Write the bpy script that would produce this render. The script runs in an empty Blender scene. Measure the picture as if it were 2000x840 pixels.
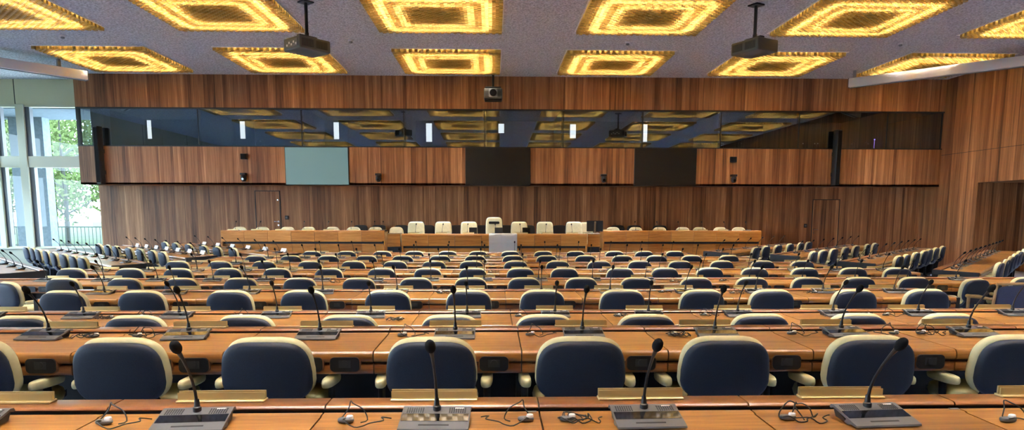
import bpy, bmesh, math, random
from mathutils import Vector, Matrix
R = math.radians
rnd = random.Random(7)
scene = bpy.context.scene
col = scene.collection

# ------------------------------------------------------------------ camera
FPX, PITCH, HORIZON, VANISH, ROLL, CAMZ = 1300.0, R(7), 418.0, 963.0, R(0.08), 1.70
PPX, PPY = 1000.0, HORIZON + FPX * math.tan(PITCH)
YAW = math.atan((PPX - VANISH) / FPX * math.cos(PITCH))
fw = Vector((math.sin(YAW) * math.cos(PITCH), math.cos(YAW) * math.cos(PITCH), -math.sin(PITCH)))
r0 = Vector((math.cos(YAW), -math.sin(YAW), 0))
u0 = Vector((math.sin(YAW) * math.sin(PITCH), math.cos(YAW) * math.sin(PITCH), math.cos(PITCH)))
rt = math.cos(ROLL) * r0 + math.sin(ROLL) * u0
up = -math.sin(ROLL) * r0 + math.cos(ROLL) * u0
cam = bpy.data.cameras.new('camera')
cam.sensor_width = 36
cam.lens = FPX / 2000 * 36
cam.shift_y = (PPY - 420) / 2000
cam.clip_start = 0.05
cam.clip_end = 400
camo = bpy.data.objects.new('camera', cam)
m = Matrix((rt, up, -fw)).transposed().to_4x4()
m.translation = Vector((0, 0, CAMZ))
camo.matrix_world = m
col.objects.link(camo)
scene.camera = camo


def ray(px, py):
    return fw + (px - PPX) / FPX * rt - (py - PPY) / FPX * up


def at_y(px, py, y):
    d = ray(px, py)
    t = y / d.y
    return Vector((t * d.x, y, CAMZ + t * d.z))


def at_z(px, py, z):
    d = ray(px, py)
    t = (z - CAMZ) / d.z
    return Vector((t * d.x, t * d.y, z))


# ------------------------------------------------------------------ materials
def mat(name, base=(.5, .5, .5), rough=.5, metal=0, emit=None, es=0, spec=.5, coat=0, coat_rough=.1):
    mt = bpy.data.materials.new(name)
    mt.use_nodes = True
    b = mt.node_tree.nodes['Principled BSDF']
    b.inputs['Base Color'].default_value = (*base, 1)
    b.inputs['Roughness'].default_value = rough
    b.inputs['Metallic'].default_value = metal
    b.inputs['Specular IOR Level'].default_value = spec
    b.inputs['Coat Weight'].default_value = coat
    b.inputs['Coat Roughness'].default_value = coat_rough
    if emit:
        b.inputs['Emission Color'].default_value = (*emit, 1)
        b.inputs['Emission Strength'].default_value = es
    return mt


class NT:
    """small node-tree helper"""

    def __init__(self, mt):
        self.t = mt.node_tree
        self.b = self.t.nodes.get('Principled BSDF')

    def n(self, kind, **kw):
        nd = self.t.nodes.new(kind)
        for k, v in kw.items():
            setattr(nd, k, v)
        return nd

    def link(self, a, b):
        self.t.links.new(a, b)

    def math(self, op, a, b=None, c=None):
        nd = self.n('ShaderNodeMath', operation=op)
        for i, v in enumerate((a, b, c)):
            if v is None:
                continue
            if isinstance(v, (int, float)):
                nd.inputs[i].default_value = v
            else:
                self.link(v, nd.inputs[i])
        return nd.outputs[0]

    def xyz(self, x, y, z):
        nd = self.n('ShaderNodeCombineXYZ')
        for i, v in enumerate((x, y, z)):
            if isinstance(v, (int, float)):
                nd.inputs[i].default_value = v
            else:
                self.link(v, nd.inputs[i])
        return nd.outputs[0]

    def noise(self, vec, scale=1, detail=3, rough=.5, dist=0):
        nd = self.n('ShaderNodeTexNoise')
        nd.inputs['Scale'].default_value = scale
        nd.inputs['Detail'].default_value = detail
        nd.inputs['Roughness'].default_value = rough
        nd.inputs['Distortion'].default_value = dist
        self.link(vec, nd.inputs['Vector'])
        return nd.outputs['Fac']

    def ramp(self, fac, stops):
        nd = self.n('ShaderNodeValToRGB')
        cr = nd.color_ramp
        while len(cr.elements) < len(stops):
            cr.elements.new(.5)
        for e, (p, c) in zip(cr.elements, stops):
            e.position = p
            e.color = (*c, 1) if len(c) == 3 else c
        self.link(fac, nd.inputs[0])
        return nd.outputs['Color']

    def mix(self, fac, a, b, blend='MIX'):
        nd = self.n('ShaderNodeMix', data_type='RGBA', blend_type=blend)
        for sock, v in ((nd.inputs['Factor'], fac), (nd.inputs['A'], a), (nd.inputs['B'], b)):
            if isinstance(v, (int, float)):
                sock.default_value = v
            elif isinstance(v, tuple):
                sock.default_value = (*v, 1)
            else:
                self.link(v, sock)
        return nd.outputs['Result']


def walnut(name, stops, seam=1.23, rough=.42):
    """vertical walnut veneer strips of uneven width, running along world x / y"""
    mt = mat(name, rough=rough, spec=.35)
    t = NT(mt)
    pos = t.n('ShaderNodeNewGeometry').outputs['Position']
    sp = t.n('ShaderNodeSeparateXYZ')
    t.link(pos, sp.inputs[0])
    u = t.math('ADD', sp.outputs['X'], sp.outputs['Y'])
    info = t.n('ShaderNodeObjectInfo')
    ou = t.math('MULTIPLY', info.outputs['Random'], 37.0)
    u2 = t.math('ADD', u, ou)
    z = sp.outputs['Z']
    f1 = t.math('FLOOR', t.math('MULTIPLY', u2, 4.3))
    f2 = t.math('FLOOR', t.math('MULTIPLY_ADD', u2, 2.7, .37))
    wn = t.n('ShaderNodeTexWhiteNoise', noise_dimensions='2D')
    t.link(t.xyz(f1, f2, 0), wn.inputs['Vector'])
    f3 = t.math('FLOOR', t.math('MULTIPLY', u2, 9.3))
    wn2 = t.n('ShaderNodeTexWhiteNoise', noise_dimensions='2D')
    t.link(t.xyz(f3, f1, 0), wn2.inputs['Vector'])
    grain = t.noise(t.xyz(t.math('MULTIPLY', u2, 16), t.math('MULTIPLY', z, .55), t.math('MULTIPLY', wn.outputs['Value'], 9)), 1, 5, .62, .6)
    fine = t.noise(t.xyz(t.math('MULTIPLY', u2, 75), t.math('MULTIPLY', z, 1.6), 0), 1, 2, .5)
    v = t.math('MULTIPLY_ADD', wn.outputs['Value'], .24, t.math('MULTIPLY', grain, .72))
    v = t.math('ADD', v, t.math('MULTIPLY_ADD', wn2.outputs['Value'], .17, -.10))
    v = t.math('ADD', v, t.math('MULTIPLY_ADD', fine, .26, -.13))
    c = t.ramp(v, stops)
    sm = t.math('LESS_THAN', t.math('FRACT', t.math('DIVIDE', u, seam)), .007)
    c = t.mix(t.math('MULTIPLY', sm, .75), c, (.02, .01, .006))
    t.link(c, t.b.inputs['Base Color'])
    bp = t.n('ShaderNodeBump')
    bp.inputs['Strength'].default_value = .08
    t.link(fine, bp.inputs['Height'])
    t.link(bp.outputs[0], t.b.inputs['Normal'])
    return mt


def desk_wood(name, dark, mid, light, rough=.3, coat=.8):
    """lacquered cherry veneer, grain along the object's own x; every segment a little different"""
    mt = mat(name, rough=rough, coat=coat, coat_rough=.25, spec=.4)
    t = NT(mt)
    tc = t.n('ShaderNodeTexCoord')
    sp = t.n('ShaderNodeSeparateXYZ')
    t.link(tc.outputs['Object'], sp.inputs[0])
    info = t.n('ShaderNodeObjectInfo')
    rn = info.outputs['Random']
    off = t.math('MULTIPLY', rn, 61.0)
    yz = t.math('ADD', sp.outputs['Y'], sp.outputs['Z'])
    g = t.noise(t.xyz(t.math('MULTIPLY_ADD', sp.outputs['X'], 1.6, off), t.math('MULTIPLY', yz, 26), off), 1, 5, .6, .4)
    f = t.noise(t.xyz(t.math('MULTIPLY_ADD', sp.outputs['X'], 9, off), t.math('MULTIPLY', yz, 190), 0), 1, 2, .5)
    v = t.math('MULTIPLY_ADD', f, .3, t.math('MULTIPLY', g, .75))
    v = t.math('ADD', v, t.math('MULTIPLY_ADD', rn, .26, -.15))
    c = t.ramp(v, [(.25, dark), (.5, mid), (.78, light)])
    t.link(c, t.b.inputs['Base Color'])
    return mt


def speckle(name, c1, c2, scale, rough=.9, bump=.3):
    mt = mat(name, rough=rough, spec=.1)
    t = NT(mt)
    pos = t.n('ShaderNodeNewGeometry').outputs['Position']
    n1 = t.noise(pos, scale, 2, .7)
    c = t.ramp(n1, [(.33, c1), (.67, c2)])
    t.link(c, t.b.inputs['Base Color'])
    bp = t.n('ShaderNodeBump')
    bp.inputs['Strength'].default_value = bump
    bp.inputs['Distance'].default_value = .02
    t.link(n1, bp.inputs['Height'])
    t.link(bp.outputs[0], t.b.inputs['Normal'])
    return mt


def fabric(name, c, rough=.75, scale=240, spec=.25, var=.2):
    mt = mat(name, c, rough=rough, spec=spec)
    t = NT(mt)
    tc = t.n('ShaderNodeTexCoord')
    n1 = t.noise(tc.outputs['Object'], scale, 2, .6)
    cc = t.ramp(n1, [(.3, tuple(x * (1 - var) for x in c)), (.7, tuple(min(1, x * (1 + var)) for x in c))])
    t.link(cc, t.b.inputs['Base Color'])
    bp = t.n('ShaderNodeBump')
    bp.inputs['Strength'].default_value = .12
    bp.inputs['Distance'].default_value = .003
    t.link(n1, bp.inputs['Height'])
    t.link(bp.outputs[0], t.b.inputs['Normal'])
    return mt


def thin_glass(name, refl, tint=(1, 1, 1), rough=0.0, gcol=(1, 1, 1)):
    mt = bpy.data.materials.new(name)
    mt.use_nodes = True
    t = NT(mt)
    t.t.nodes.remove(t.b)
    out = t.t.nodes['Material Output']
    tr = t.n('ShaderNodeBsdfTransparent')
    tr.inputs[0].default_value = (*tint, 1)
    gl = t.n('ShaderNodeBsdfGlossy')
    gl.inputs['Roughness'].default_value = rough
    gl.inputs[0].default_value = (*gcol, 1)
    mx = t.n('ShaderNodeMixShader')
    mx.inputs[0].default_value = refl
    t.link(tr.outputs[0], mx.inputs[1])
    t.link(gl.outputs[0], mx.inputs[2])
    t.link(mx.outputs[0], out.inputs[0])
    return mt


M = {}
M['walnut'] = walnut('walnut_panelling', [(.16, (.068, .028, .013)), (.38, (.235, .100, .042)), (.60, (.40, .188, .080)), (.84, (.72, .40, .19))])
M['desk'] = desk_wood('cherry_desk_top', (.16, .058, .012), (.325, .138, .029), (.51, .245, .062))
M['rail'] = desk_wood('cherry_desk_rail', (.13, .040, .012), (.25, .088, .025), (.40, .17, .055))
M['dais'] = desk_wood('cherry_dais_front', (.30, .105, .018), (.52, .215, .042), (.68, .33, .085), rough=.42, coat=.05)
M['ceiling'] = speckle('grey_acoustic_plaster', (.32, .335, .36), (.78, .80, .84), 24)
M['carpet'] = speckle('blue_grey_carpet', (.15, .21, .38), (.28, .36, .56), 140)
M['navy'] = fabric('navy_leather', (.020, .028, .050), rough=.55, scale=320, spec=.3)
M['cream'] = fabric('cream_leather', (.71, .66, .38), rough=.45, scale=14, var=.06)
M['cream2'] = fabric('pale_cream_leather', (.80, .75, .50), rough=.5, scale=14, var=.06)
M['black'] = mat('black_plastic', (.012, .012, .014), .45)
M['charcoal'] = mat('charcoal_panel', (.016, .018, .022), .6)
M['projector'] = mat('projector_grey', (.060, .068, .064), .45)
M['grey'] = mat('grey_plastic', (.10, .105, .115), .42)
M['socket'] = mat('dark_socket', (.035, .036, .040), .5)
M['greylight'] = mat('light_grey_plastic', (.19, .20, .21), .4)
M['gloss'] = mat('gloss_black_display', (.006, .006, .007), .04, spec=.8)
M['foam'] = fabric('black_foam', (.012, .012, .013), rough=.95, scale=500, spec=.1)
M['brass'] = mat('satin_brass', (.72, .58, .28), .36, metal=.6)
M['chrome'] = mat('chrome', (.75, .75, .76), .18, metal=1)
M['white'] = mat('white_metal', (.78, .78, .80), .4)
M['beige_metal'] = mat('beige_window_metal', (.62, .62, .48), .45)
M['spandrel'] = mat('olive_grey_spandrel', (.62, .60, .40), .5)
M['wire'] = mat('black_wire', (.012, .011, .011), .5)
M['screen'] = mat('dark_screen', (.020, .018, .016), .35, spec=.3)
M['screen_reflection'] = mat('teal_reflection_screen', (.05, .08, .08), .3, emit=(.17, .30, .31), es=.55)  # window reflection on the left screen, painted as teal tint and weak emission
M['cloth'] = mat('white_cloth', (.94, .95, .96), .9, spec=.1)
M['paper'] = mat('white_card', (.8, .8, .8), .8)
M['concrete'] = speckle('pale_concrete', (.13, .165, .20), (.17, .21, .25), 9, bump=.1)
M['ground'] = speckle('pale_ground', (.030, .05, .022), (.05, .075, .035), 3)
M['bark'] = mat('bark', (.022, .024, .02), .9)
M['steel'] = mat('painted_steel_fence', (.015, .025, .025), .5)
M['booth'] = mat('booth_dark_wall', (.035, .033, .032), .7)
M['boothw'] = mat('booth_brown_wall', (.085, .060, .035), .7)
M['strip'] = mat('lit_pane', (.8, .8, .8), .5, emit=(.85, .92, .95), es=2.6)
M['glass'] = thin_glass('window_glass', .012)
M['boothglass'] = thin_glass('booth_glass', .30, (.40, .42, .43), gcol=(.62, .74, .86))
M['plasticclear'] = thin_glass('clear_bottle_plastic', .25, (.75, .8, .82), .1)
M['bluefab'] = fabric('blue_upholstery', (.07, .09, .17))
M['oak'] = desk_wood('pale_oak', (.30, .17, .07), (.42, .26, .11), (.55, .36, .17))
M['led_blue'] = mat('blue_led', (.1, .1, .8), .5, emit=(.25, .2, 1), es=5)
M['led_red'] = mat('red_led', (.8, .1, .1), .5, emit=(1, .3, .25), es=6)
M['lamp'] = mat('luminous_strip', (.9, .85, .7), .5, emit=(.97, .98, 1.0), es=300)
M['gold_in'] = mat('gold_tray', (.55, .50, .38), .5, metal=.0)
# leaves
M['leaf'] = mat('leaf', (.050, .085, .024), .9, spec=0)
M['leaf2'] = mat('leaf_pale', (.072, .100, .036), .9, spec=0)


def gold_cup_mat():
    mt = bpy.data.materials.new('gold_translucent_slat')
    mt.use_nodes = True
    t = NT(mt)
    b = t.b
    b.inputs['Base Color'].default_value = (.26, .165, .032, 1)
    b.inputs['Roughness'].default_value = .35
    tr = t.n('ShaderNodeBsdfTranslucent')
    pos = t.n('ShaderNodeNewGeometry').outputs['Position']
    sn = t.n('ShaderNodeVectorMath', operation='SNAP')
    t.link(pos, sn.inputs[0])
    sn.inputs[1].default_value = (.0753, .0753, 5)
    wn = t.n('ShaderNodeTexWhiteNoise', noise_dimensions='3D')
    t.link(sn.outputs[0], wn.inputs['Vector'])
    nz = wn.outputs['Value']
    c = t.ramp(nz, [(.0, (.30, .155, .03)), (1., (.72, .50, .17))])
    t.link(c, tr.inputs[0])
    mx = t.n('ShaderNodeMixShader')
    mx.inputs[0].default_value = .16
    t.link(b.outputs[0], mx.inputs[1])
    t.link(tr.outputs[0], mx.inputs[2])
    t.link(mx.outputs[0], t.t.nodes['Material Output'].inputs[0])
    return mt


M['gold'] = gold_cup_mat()


# ------------------------------------------------------------------ mesh helpers
class MB:
    def __init__(self):
        self.bm = bmesh.new()

    def add(self, verts, faces):
        vs = [self.bm.verts.new(v) for v in verts]
        for f in faces:
            try:
                self.bm.faces.new([vs[i] for i in f])
            except ValueError:
                pass
        return vs

    def box(self, x0, x1, y0, y1, z0, z1, bev=0, seg=2):
        vs = self.add([(x, y, z) for x in (x0, x1) for y in (y0, y1) for z in (z0, z1)],
                      [(0, 1, 3, 2), (4, 6, 7, 5), (0, 4, 5, 1), (2, 3, 7, 6), (0, 2, 6, 4), (1, 5, 7, 3)])
        if bev:
            es = set(e for v in vs for e in v.link_edges)
            bmesh.ops.bevel(self.bm, geom=list(es), offset=bev, segments=seg, affect='EDGES', profile=.5)
        return self

    def prism(self, prof, x0, x1):
        """closed (y,z) profile, extruded along x"""
        n = len(prof)
        self.add([(x0, y, z) for y, z in prof] + [(x1, y, z) for y, z in prof],
                 [tuple(range(n)), tuple(range(2 * n - 1, n - 1, -1))] + [(i, i + n, (i + 1) % n + n, (i + 1) % n) for i in range(n)])
        return self

    def poly(self, pts, z0, z1):
        n = len(pts)
        self.add([(x, y, z0) for x, y in pts] + [(x, y, z1) for x, y in pts],
                 [tuple(range(n)), tuple(range(2 * n - 1, n - 1, -1))] + [(i, i + n, (i + 1) % n + n, (i + 1) % n) for i in range(n)])
        return self

    def tube(self, pts, r, seg=8, cap=True):
        pts = [Vector(p) for p in pts]
        rs = r if isinstance(r, (list, tuple)) else [r] * len(pts)
        rings = []
        prev = None
        for i, p in enumerate(pts):
            d = (pts[min(i + 1, len(pts) - 1)] - pts[max(i - 1, 0)]).normalized()
            if prev is None:
                a = d.orthogonal().normalized()
            else:
                a = (prev - d * prev.dot(d))
                a = a.normalized() if a.length > 1e-6 else d.orthogonal().normalized()
            prev = a
            b = d.cross(a)
            rings.append([self.bm.verts.new(p + rs[i] * (math.cos(2 * math.pi * k / seg) * a + math.sin(2 * math.pi * k / seg) * b)) for k in range(seg)])
        for A, B in zip(rings, rings[1:]):
            for k in range(seg):
                self.bm.faces.new((A[k], A[(k + 1) % seg], B[(k + 1) % seg], B[k]))
        if cap:
            self.bm.faces.new(rings[0][::-1])
            self.bm.faces.new(rings[-1])
        return self

    def lathe(self, prof, seg=16, c=(0, 0, 0), axis='z'):
        rings = []
        for r, h in prof:
            ring = []
            for k in range(seg):
                a = 2 * math.pi * k / seg
                x, y = r * math.cos(a), r * math.sin(a)
                p = (x, y, h) if axis == 'z' else (x, h, y)
                ring.append(self.bm.verts.new((p[0] + c[0], p[1] + c[1], p[2] + c[2])))
            rings.append(ring)
        for A, B in zip(rings, rings[1:]):
            for k in range(seg):
                self.bm.faces.new((A[k], A[(k + 1) % seg], B[(k + 1) % seg], B[k]))
        self.bm.faces.new(rings[0][::-1])
        self.bm.faces.new(rings[-1])
        return self

    def rrect(self, cx, cz, w, h, rad, y0, y1, seg=5):
        """rounded rectangle in xz, extruded along y"""
        pts = []
        for sx, sz, a0 in ((1, 1, 0), (-1, 1, 90), (-1, -1, 180), (1, -1, 270)):
            for k in range(seg + 1):
                a = R(a0 + 90 * k / seg)
                pts.append((cx + sx * (w / 2 - rad) + rad * math.cos(a), cz + sz * (h / 2 - rad) + rad * math.sin(a)))
        n = len(pts)
        self.add([(x, y0, z) for x, z in pts] + [(x, y1, z) for x, z in pts],
                 [tuple(range(n)), tuple(range(2 * n - 1, n - 1, -1))] + [(i, i + n, (i + 1) % n + n, (i + 1) % n) for i in range(n)])
        return self

    def pad(self, hw, hh, th, expo=3.6, curv=.35, taper=None, seg=40, yc=0, zc=0):
        """upholstered slab in xz with rounded rim, curved round the sitter (+y at the sides)"""
        rr = [.001, .45, .75, .90, .965, 1.0]
        dd = [1.0, 1.0, .97, .84, .60, .0]
        lay = [(r, -d) for r, d in zip(rr, dd)] + [(r, d) for r, d in zip(rr[:-1][::-1], dd[:-1][::-1])]
        rings = []
        for r, d in lay:
            ring = []
            for k in range(seg):
                a = 2 * math.pi * k / seg
                ca, sa = math.cos(a), math.sin(a)
                x = hw * math.copysign(abs(ca) ** (2 / expo), ca) * r
                z = hh * math.copysign(abs(sa) ** (2 / expo), sa) * r
                if taper:
                    x *= taper(z / hh)
                ring.append(self.bm.verts.new((x, yc + d * th / 2 + curv * x * x, zc + z)))
            rings.append(ring)
        for A, B in zip(rings, rings[1:]):
            for k in range(seg):
                self.bm.faces.new((A[k], A[(k + 1) % seg], B[(k + 1) % seg], B[k]))
        self.bm.faces.new(rings[0][::-1])
        self.bm.faces.new(rings[-1])
        return self

    def xf(self, mtx):
        bmesh.ops.transform(self.bm, matrix=mtx, verts=self.bm.verts)
        return self

    def mesh(self, name, material, smooth=35):
        bmesh.ops.recalc_face_normals(self.bm, faces=self.bm.faces)
        me = bpy.data.meshes.new(name)
        self.bm.to_mesh(me)
        self.bm.free()
        if isinstance(material, (list, tuple)):
            for mm in material:
                me.materials.append(mm)
        else:
            me.materials.append(material)
        if smooth:
            for p in me.polygons:
                p.use_smooth = True
            me.set_sharp_from_angle(angle=R(smooth))
        return me

    def build(self, name, material, parent=None, smooth=35, label=None):
        return put(name, self.mesh(name, material, smooth), parent, label)


def put(name, me, parent=None, label=None, loc=None, rz=0, rot=None, scale=None):
    o = bpy.data.objects.new(name, me)
    col.objects.link(o)
    if parent is not None:
        o.parent = parent
    if loc is not None:
        o.location = loc
    if rot is not None:
        o.rotation_euler = rot
    elif rz:
        o.rotation_euler = (0, 0, rz)
    if scale is not None:
        o.scale = scale
    if label:
        o['label'] = label
    return o


def tag(o, label, cat, group=None, kind=None):
    o['label'] = label
    o['category'] = cat
    if group:
        o['group'] = group
    if kind:
        o['kind'] = kind
    return o


def thing(name, label, cat, loc=(0, 0, 0), rz=0, group=None):
    o = bpy.data.objects.new(name, None)
    o.empty_display_size = .1
    col.objects.link(o)
    o.location = loc
    o.rotation_euler = (0, 0, rz)
    return tag(o, label, cat, group)


def struct(o, label=None, cat=None):
    o['kind'] = 'structure'
    if label:
        o['label'] = label
    if cat:
        o['category'] = cat
    return o


def dup(root, loc, rz, label, group=None, kids=None):
    """a copy of a thing with copies of its parts and sub-parts"""
    r = root.copy()
    col.objects.link(r)
    r.location = loc
    r.rotation_euler = (0, 0, rz)
    r['label'] = label
    if group:
        r['group'] = group
    for ch in KIDS[root.name]:
        c = ch.copy()
        col.objects.link(c)
        c.parent = r
        for g in KIDS.get(ch.name, ()):
            d = g.copy()
            col.objects.link(d)
            d.parent = c
    return r


KIDS = {}


def register(root):
    """remember the children of a finished prototype (fast copies)"""
    KIDS[root.name] = [o for o in col.objects if o.parent == root]
    for ch in KIDS[root.name]:
        k = [o for o in col.objects if o.parent == ch]
        if k:
            KIDS[ch.name] = k


ORD = ['', 'first', 'second', 'third', 'fourth', 'fifth', 'sixth', 'seventh', 'eighth', 'ninth', 'tenth', 'eleventh', 'twelfth',
       'thirteenth', 'fourteenth', 'fifteenth', 'sixteenth', 'seventeenth', 'eighteenth', 'nineteenth', 'twentieth']


def nth(i, n):
    """i from 1: position counted from the left"""
    if i == 1:
        return 'leftmost'
    if i == n:
        return 'rightmost'
    return ORD[i] + ' from left'


# ------------------------------------------------------------------ room shell
XL, XR, YB, YF, YW, ZC = -12.95, 14.55, -7.0, 21.6, 22.5, 5.99
XW = -17.2          # the left wall; the front wall ends at XL and tall glazing runs on from there
BZ0, BZ1, GZ1 = 2.61, 3.80, 4.98
T1, T2 = .11, .24          # tiers of the floor
Y1, Y2 = 7.75, 4.42

fl = MB()
fl.box(XW - .3, XR + 2.0, YB, YW + .2, -.2, 0)
fl.box(XW, XR + 1.6, YB + .02, Y1, -.01, T1)
fl.box(XW, XR + 1.6, YB + .03, Y2, -.01, T2)
struct(fl.build('floor', M['carpet'], smooth=0), 'blue grey carpeted floor in two low steps', 'floor')

# ceiling with openings for the light coffers
LW = 2.86
LX = [-11.88 + 4.615 * i for i in range(6)]
LY = [18.10 - 4.62 * j for j in range(5)]
bm = MB()
xs = sorted([XW - .3, XR + 2.0] + [v for x in LX for v in (x, x + LW)])
ys = sorted([YB - .1, 24.9] + [v for y in LY for v in (y, y + LW + .04)])
ceil_boxes = []
grid = {}


def gv(i, j):
    if (i, j) not in grid:
        grid[(i, j)] = bm.bm.verts.new((xs[i], ys[j], ZC))
    return grid[(i, j)]


for i in range(len(xs) - 1):
    for j in range(len(ys) - 1):
        cx, cy = (xs[i] + xs[i + 1]) / 2, (ys[j] + ys[j + 1]) / 2
        hole = any(x < cx < x + LW for x in LX) and any(y < cy < y + LW + .04 for y in LY)
        if not hole:
            bm.bm.faces.new((gv(i, j), gv(i + 1, j), gv(i + 1, j + 1), gv(i, j + 1)))
ext = bmesh.ops.extrude_face_region(bm.bm, geom=bm.bm.faces[:])
bmesh.ops.translate(bm.bm, verts=[e for e in ext['geom'] if isinstance(e, bmesh.types.BMVert)], vec=(0, 0, .35))
struct(bm.build('ceiling', M['ceiling'], smooth=0), 'grey speckled acoustic plaster ceiling with square light openings', 'ceiling')

# front wall: lower wall, booth band, upper wall
lo = MB()
lo.box(XL, XR + .05, YW, YW + .15, 0, BZ0 + .1)
struct(lo.build('wall_front_lower', M['walnut'], smooth=0), 'walnut panelled lower wall behind the podium', 'wall')
bd = MB()
bd.box(XL - .02, XR + .05, YF, YF + .12, BZ0, BZ1)
bd.box(XL - .02, XR + .05, YF, YW + .1, BZ0, BZ0 + .06)
bd.box(XL - .02, XR + .05, YF + .02, 24.6, BZ1 - .1, BZ1 - .02)
struct(bd.build('wall_front_band', M['walnut'], smooth=0), 'walnut panelled overhanging band under the booth windows', 'wall')
uw = MB()
uw.box(XL - .02, XR + .05, YF, YF + .14, GZ1, ZC + .01)
struct(uw.build('wall_front_upper', M['walnut'], smooth=0), 'walnut panelled strip between booth windows and ceiling', 'wall')
rw = MB()
rw.box(XR, XR + .15, YB, 24.7, 2.655, ZC + .01)
rw.box(XR, XR + .15, 19.85, YW + .2, 0, 2.655)
rw.box(XR + .15, XR + 1.5, 19.85, 19.95, 0, 2.655)
rw.box(XR + 1.4, XR + 1.5, YB, 19.9, 0, 2.70)
rw.box(XR + .1, XR + 1.45, YB, 19.9, 2.655, 2.72)
struct(rw.build('wall_right', M['walnut'], smooth=0), 'walnut panelled right wall with a deep recess below', 'wall')
sr = MB()
sr.box(XR - .004, XR + .01, YB, YF, 3.60, 3.612)
struct(sr.build('trim_1', M['charcoal'], smooth=0), 'thin horizontal joint line on the right wall', 'trim')
bw = MB()
bw.box(XW - .3, XR + 2.0, YB - .2, YB, 0, ZC + .01)
struct(bw.build('wall_back', M['walnut'], smooth=0))

# left facade: sill wall, transom, spandrel, mullions, panes
GX = XW - .18
lw = MB()
lw.box(XW - .35, XW, YB, YW, 0, .62)
struct(lw.build('wall_left', M['beige_metal'], smooth=0), 'low grey wall below the tall left windows', 'wall')
sp = MB()
sp.box(XW - .35, XW, YB, 22.9, 4.78, ZC + .01)
struct(sp.build('wall_left_spandrel', M['spandrel'], smooth=0), 'olive grey wall strip above the left windows', 'wall')
jl = MB()
for y in (14.4, 9.8, 5.2):
    jl.box(XW - .01, XW + .004, y, y + .025, 4.8, ZC)
struct(jl.build('trim_2', M['charcoal'], smooth=0))
mull = []
yy = 19.45
spans = []
bays = []
y = 22.42
while y > YB + 2:
    bays.append(y)
    y -= 3.02 if len(bays) % 2 else 1.05
k = 0
for a, b in zip(bays, bays[1:]):
    # a pane between mullions b (near) and a (far)
    k += 1
    fr = MB()
    fr.box(GX, XW + .03, b, b + .30, .6, 4.80, .01, 1)
    fr.box(GX, XW + .01, b + .30, a, 3.05, 3.38, .008, 1)
    fr.box(GX, XW, b + .30, a, .60, .68)
    fr.box(GX, XW, b + .30, a, 4.70, 4.80)
    w = struct(fr.build('window_%d' % k, M['beige_metal'], smooth=0), 'tall window bay number %d from the front wall, beige metal frame' % k, 'window')
    ds = MB()
    ds.box(GX - .02, XW - .02, b + .30, b + .36, .68, 4.70)
    ds.build('frame_strip', M['grey'], w, smooth=0, label='dark grey frame strip')
    gl = MB()
    gl.box(GX + .02, GX + .028, b + .36, a, .68, 3.05)
    gl.build('pane', M['glass'], w, smooth=0)
    gl = MB()
    gl.box(GX + .02, GX + .028, b + .36, a, 3.38, 4.70)
    gl.build('pane', M['glass'], w, smooth=0)
# tall glazing to the left of the front wall, in line with it
FY = 22.55
fw_ = MB()
fw_.box(XW, XL + .02, FY, FY + .35, 0, .53)
fw_.box(XW, XL + .02, FY - .10, FY + .02, .53, .57)
struct(fw_.build('wall_sill', M['beige_metal'], smooth=0), 'low grey beige wall under the tall windows beside the front wall', 'wall')
fs = MB()
fs.box(XW, XL + .02, FY, FY + .35, 5.18, ZC + .01)
struct(fs.build('wall_head', M['spandrel'], smooth=0), 'olive grey wall strip above the tall windows beside the front wall', 'wall')
jl = MB()
jl.box(-15.45, -15.425, FY - .004, FY + .01, 5.18, ZC)
struct(jl.build('trim_4', M['charcoal'], smooth=0), 'thin vertical joint in the olive grey strip', 'trim')
for k, (xa, xb, f0, f1, d1) in enumerate(((-15.02, XL + .02, -15.42, -15.17, -15.02), (-15.95, -15.42, -16.25, -16.07, -15.95), (XW, -16.25, XW, XW + .1, XW + .2))):
    fr = MB()
    fr.box(f0, f1, FY - .06, FY + .2, .53, 5.2, .008, 1)
    fr.box(f1, xb, FY - .02, FY + .2, 3.19, 3.55, .008, 1)
    fr.box(f1, xb, FY, FY + .2, .53, .60)
    fr.box(f1, xb, FY, FY + .2, 5.12, 5.19)
    w = struct(fr.build('window_front_%d' % (k + 1), M['beige_metal'], smooth=0),
               ('wide tall window next to the front wall, beige frame', 'narrow tall window between two beige mullions', 'tall window at the picture edge')[k], 'window')
    ds = MB()
    ds.box(f1, d1, FY + .02, FY + .18, .60, 5.12)
    ds.build('frame_strip', M['grey'], w, smooth=0, label='dark grey frame strip')
    for za, zb in ((.60, 3.19), (3.55, 5.12)):
        gl = MB()
        gl.box(d1, xb, FY + .10, FY + .108, za, zb)
        gl.build('pane', M['glass'], w, smooth=0)
po = MB()
po.box(XL - .03, XL + .05, YF + .02, YF + .14, BZ1, GZ1)
struct(po.build('trim_5', M['black'], smooth=0), 'black corner post at the free end of the booth windows', 'trim')
# glass end of the booths at the left
eg = MB()
eg.box(XL - .02, XL + .01, YF + .1, 24.5, BZ1, GZ1)
e1 = struct(eg.build('window_side_booth', M['glass'], smooth=0))

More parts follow.
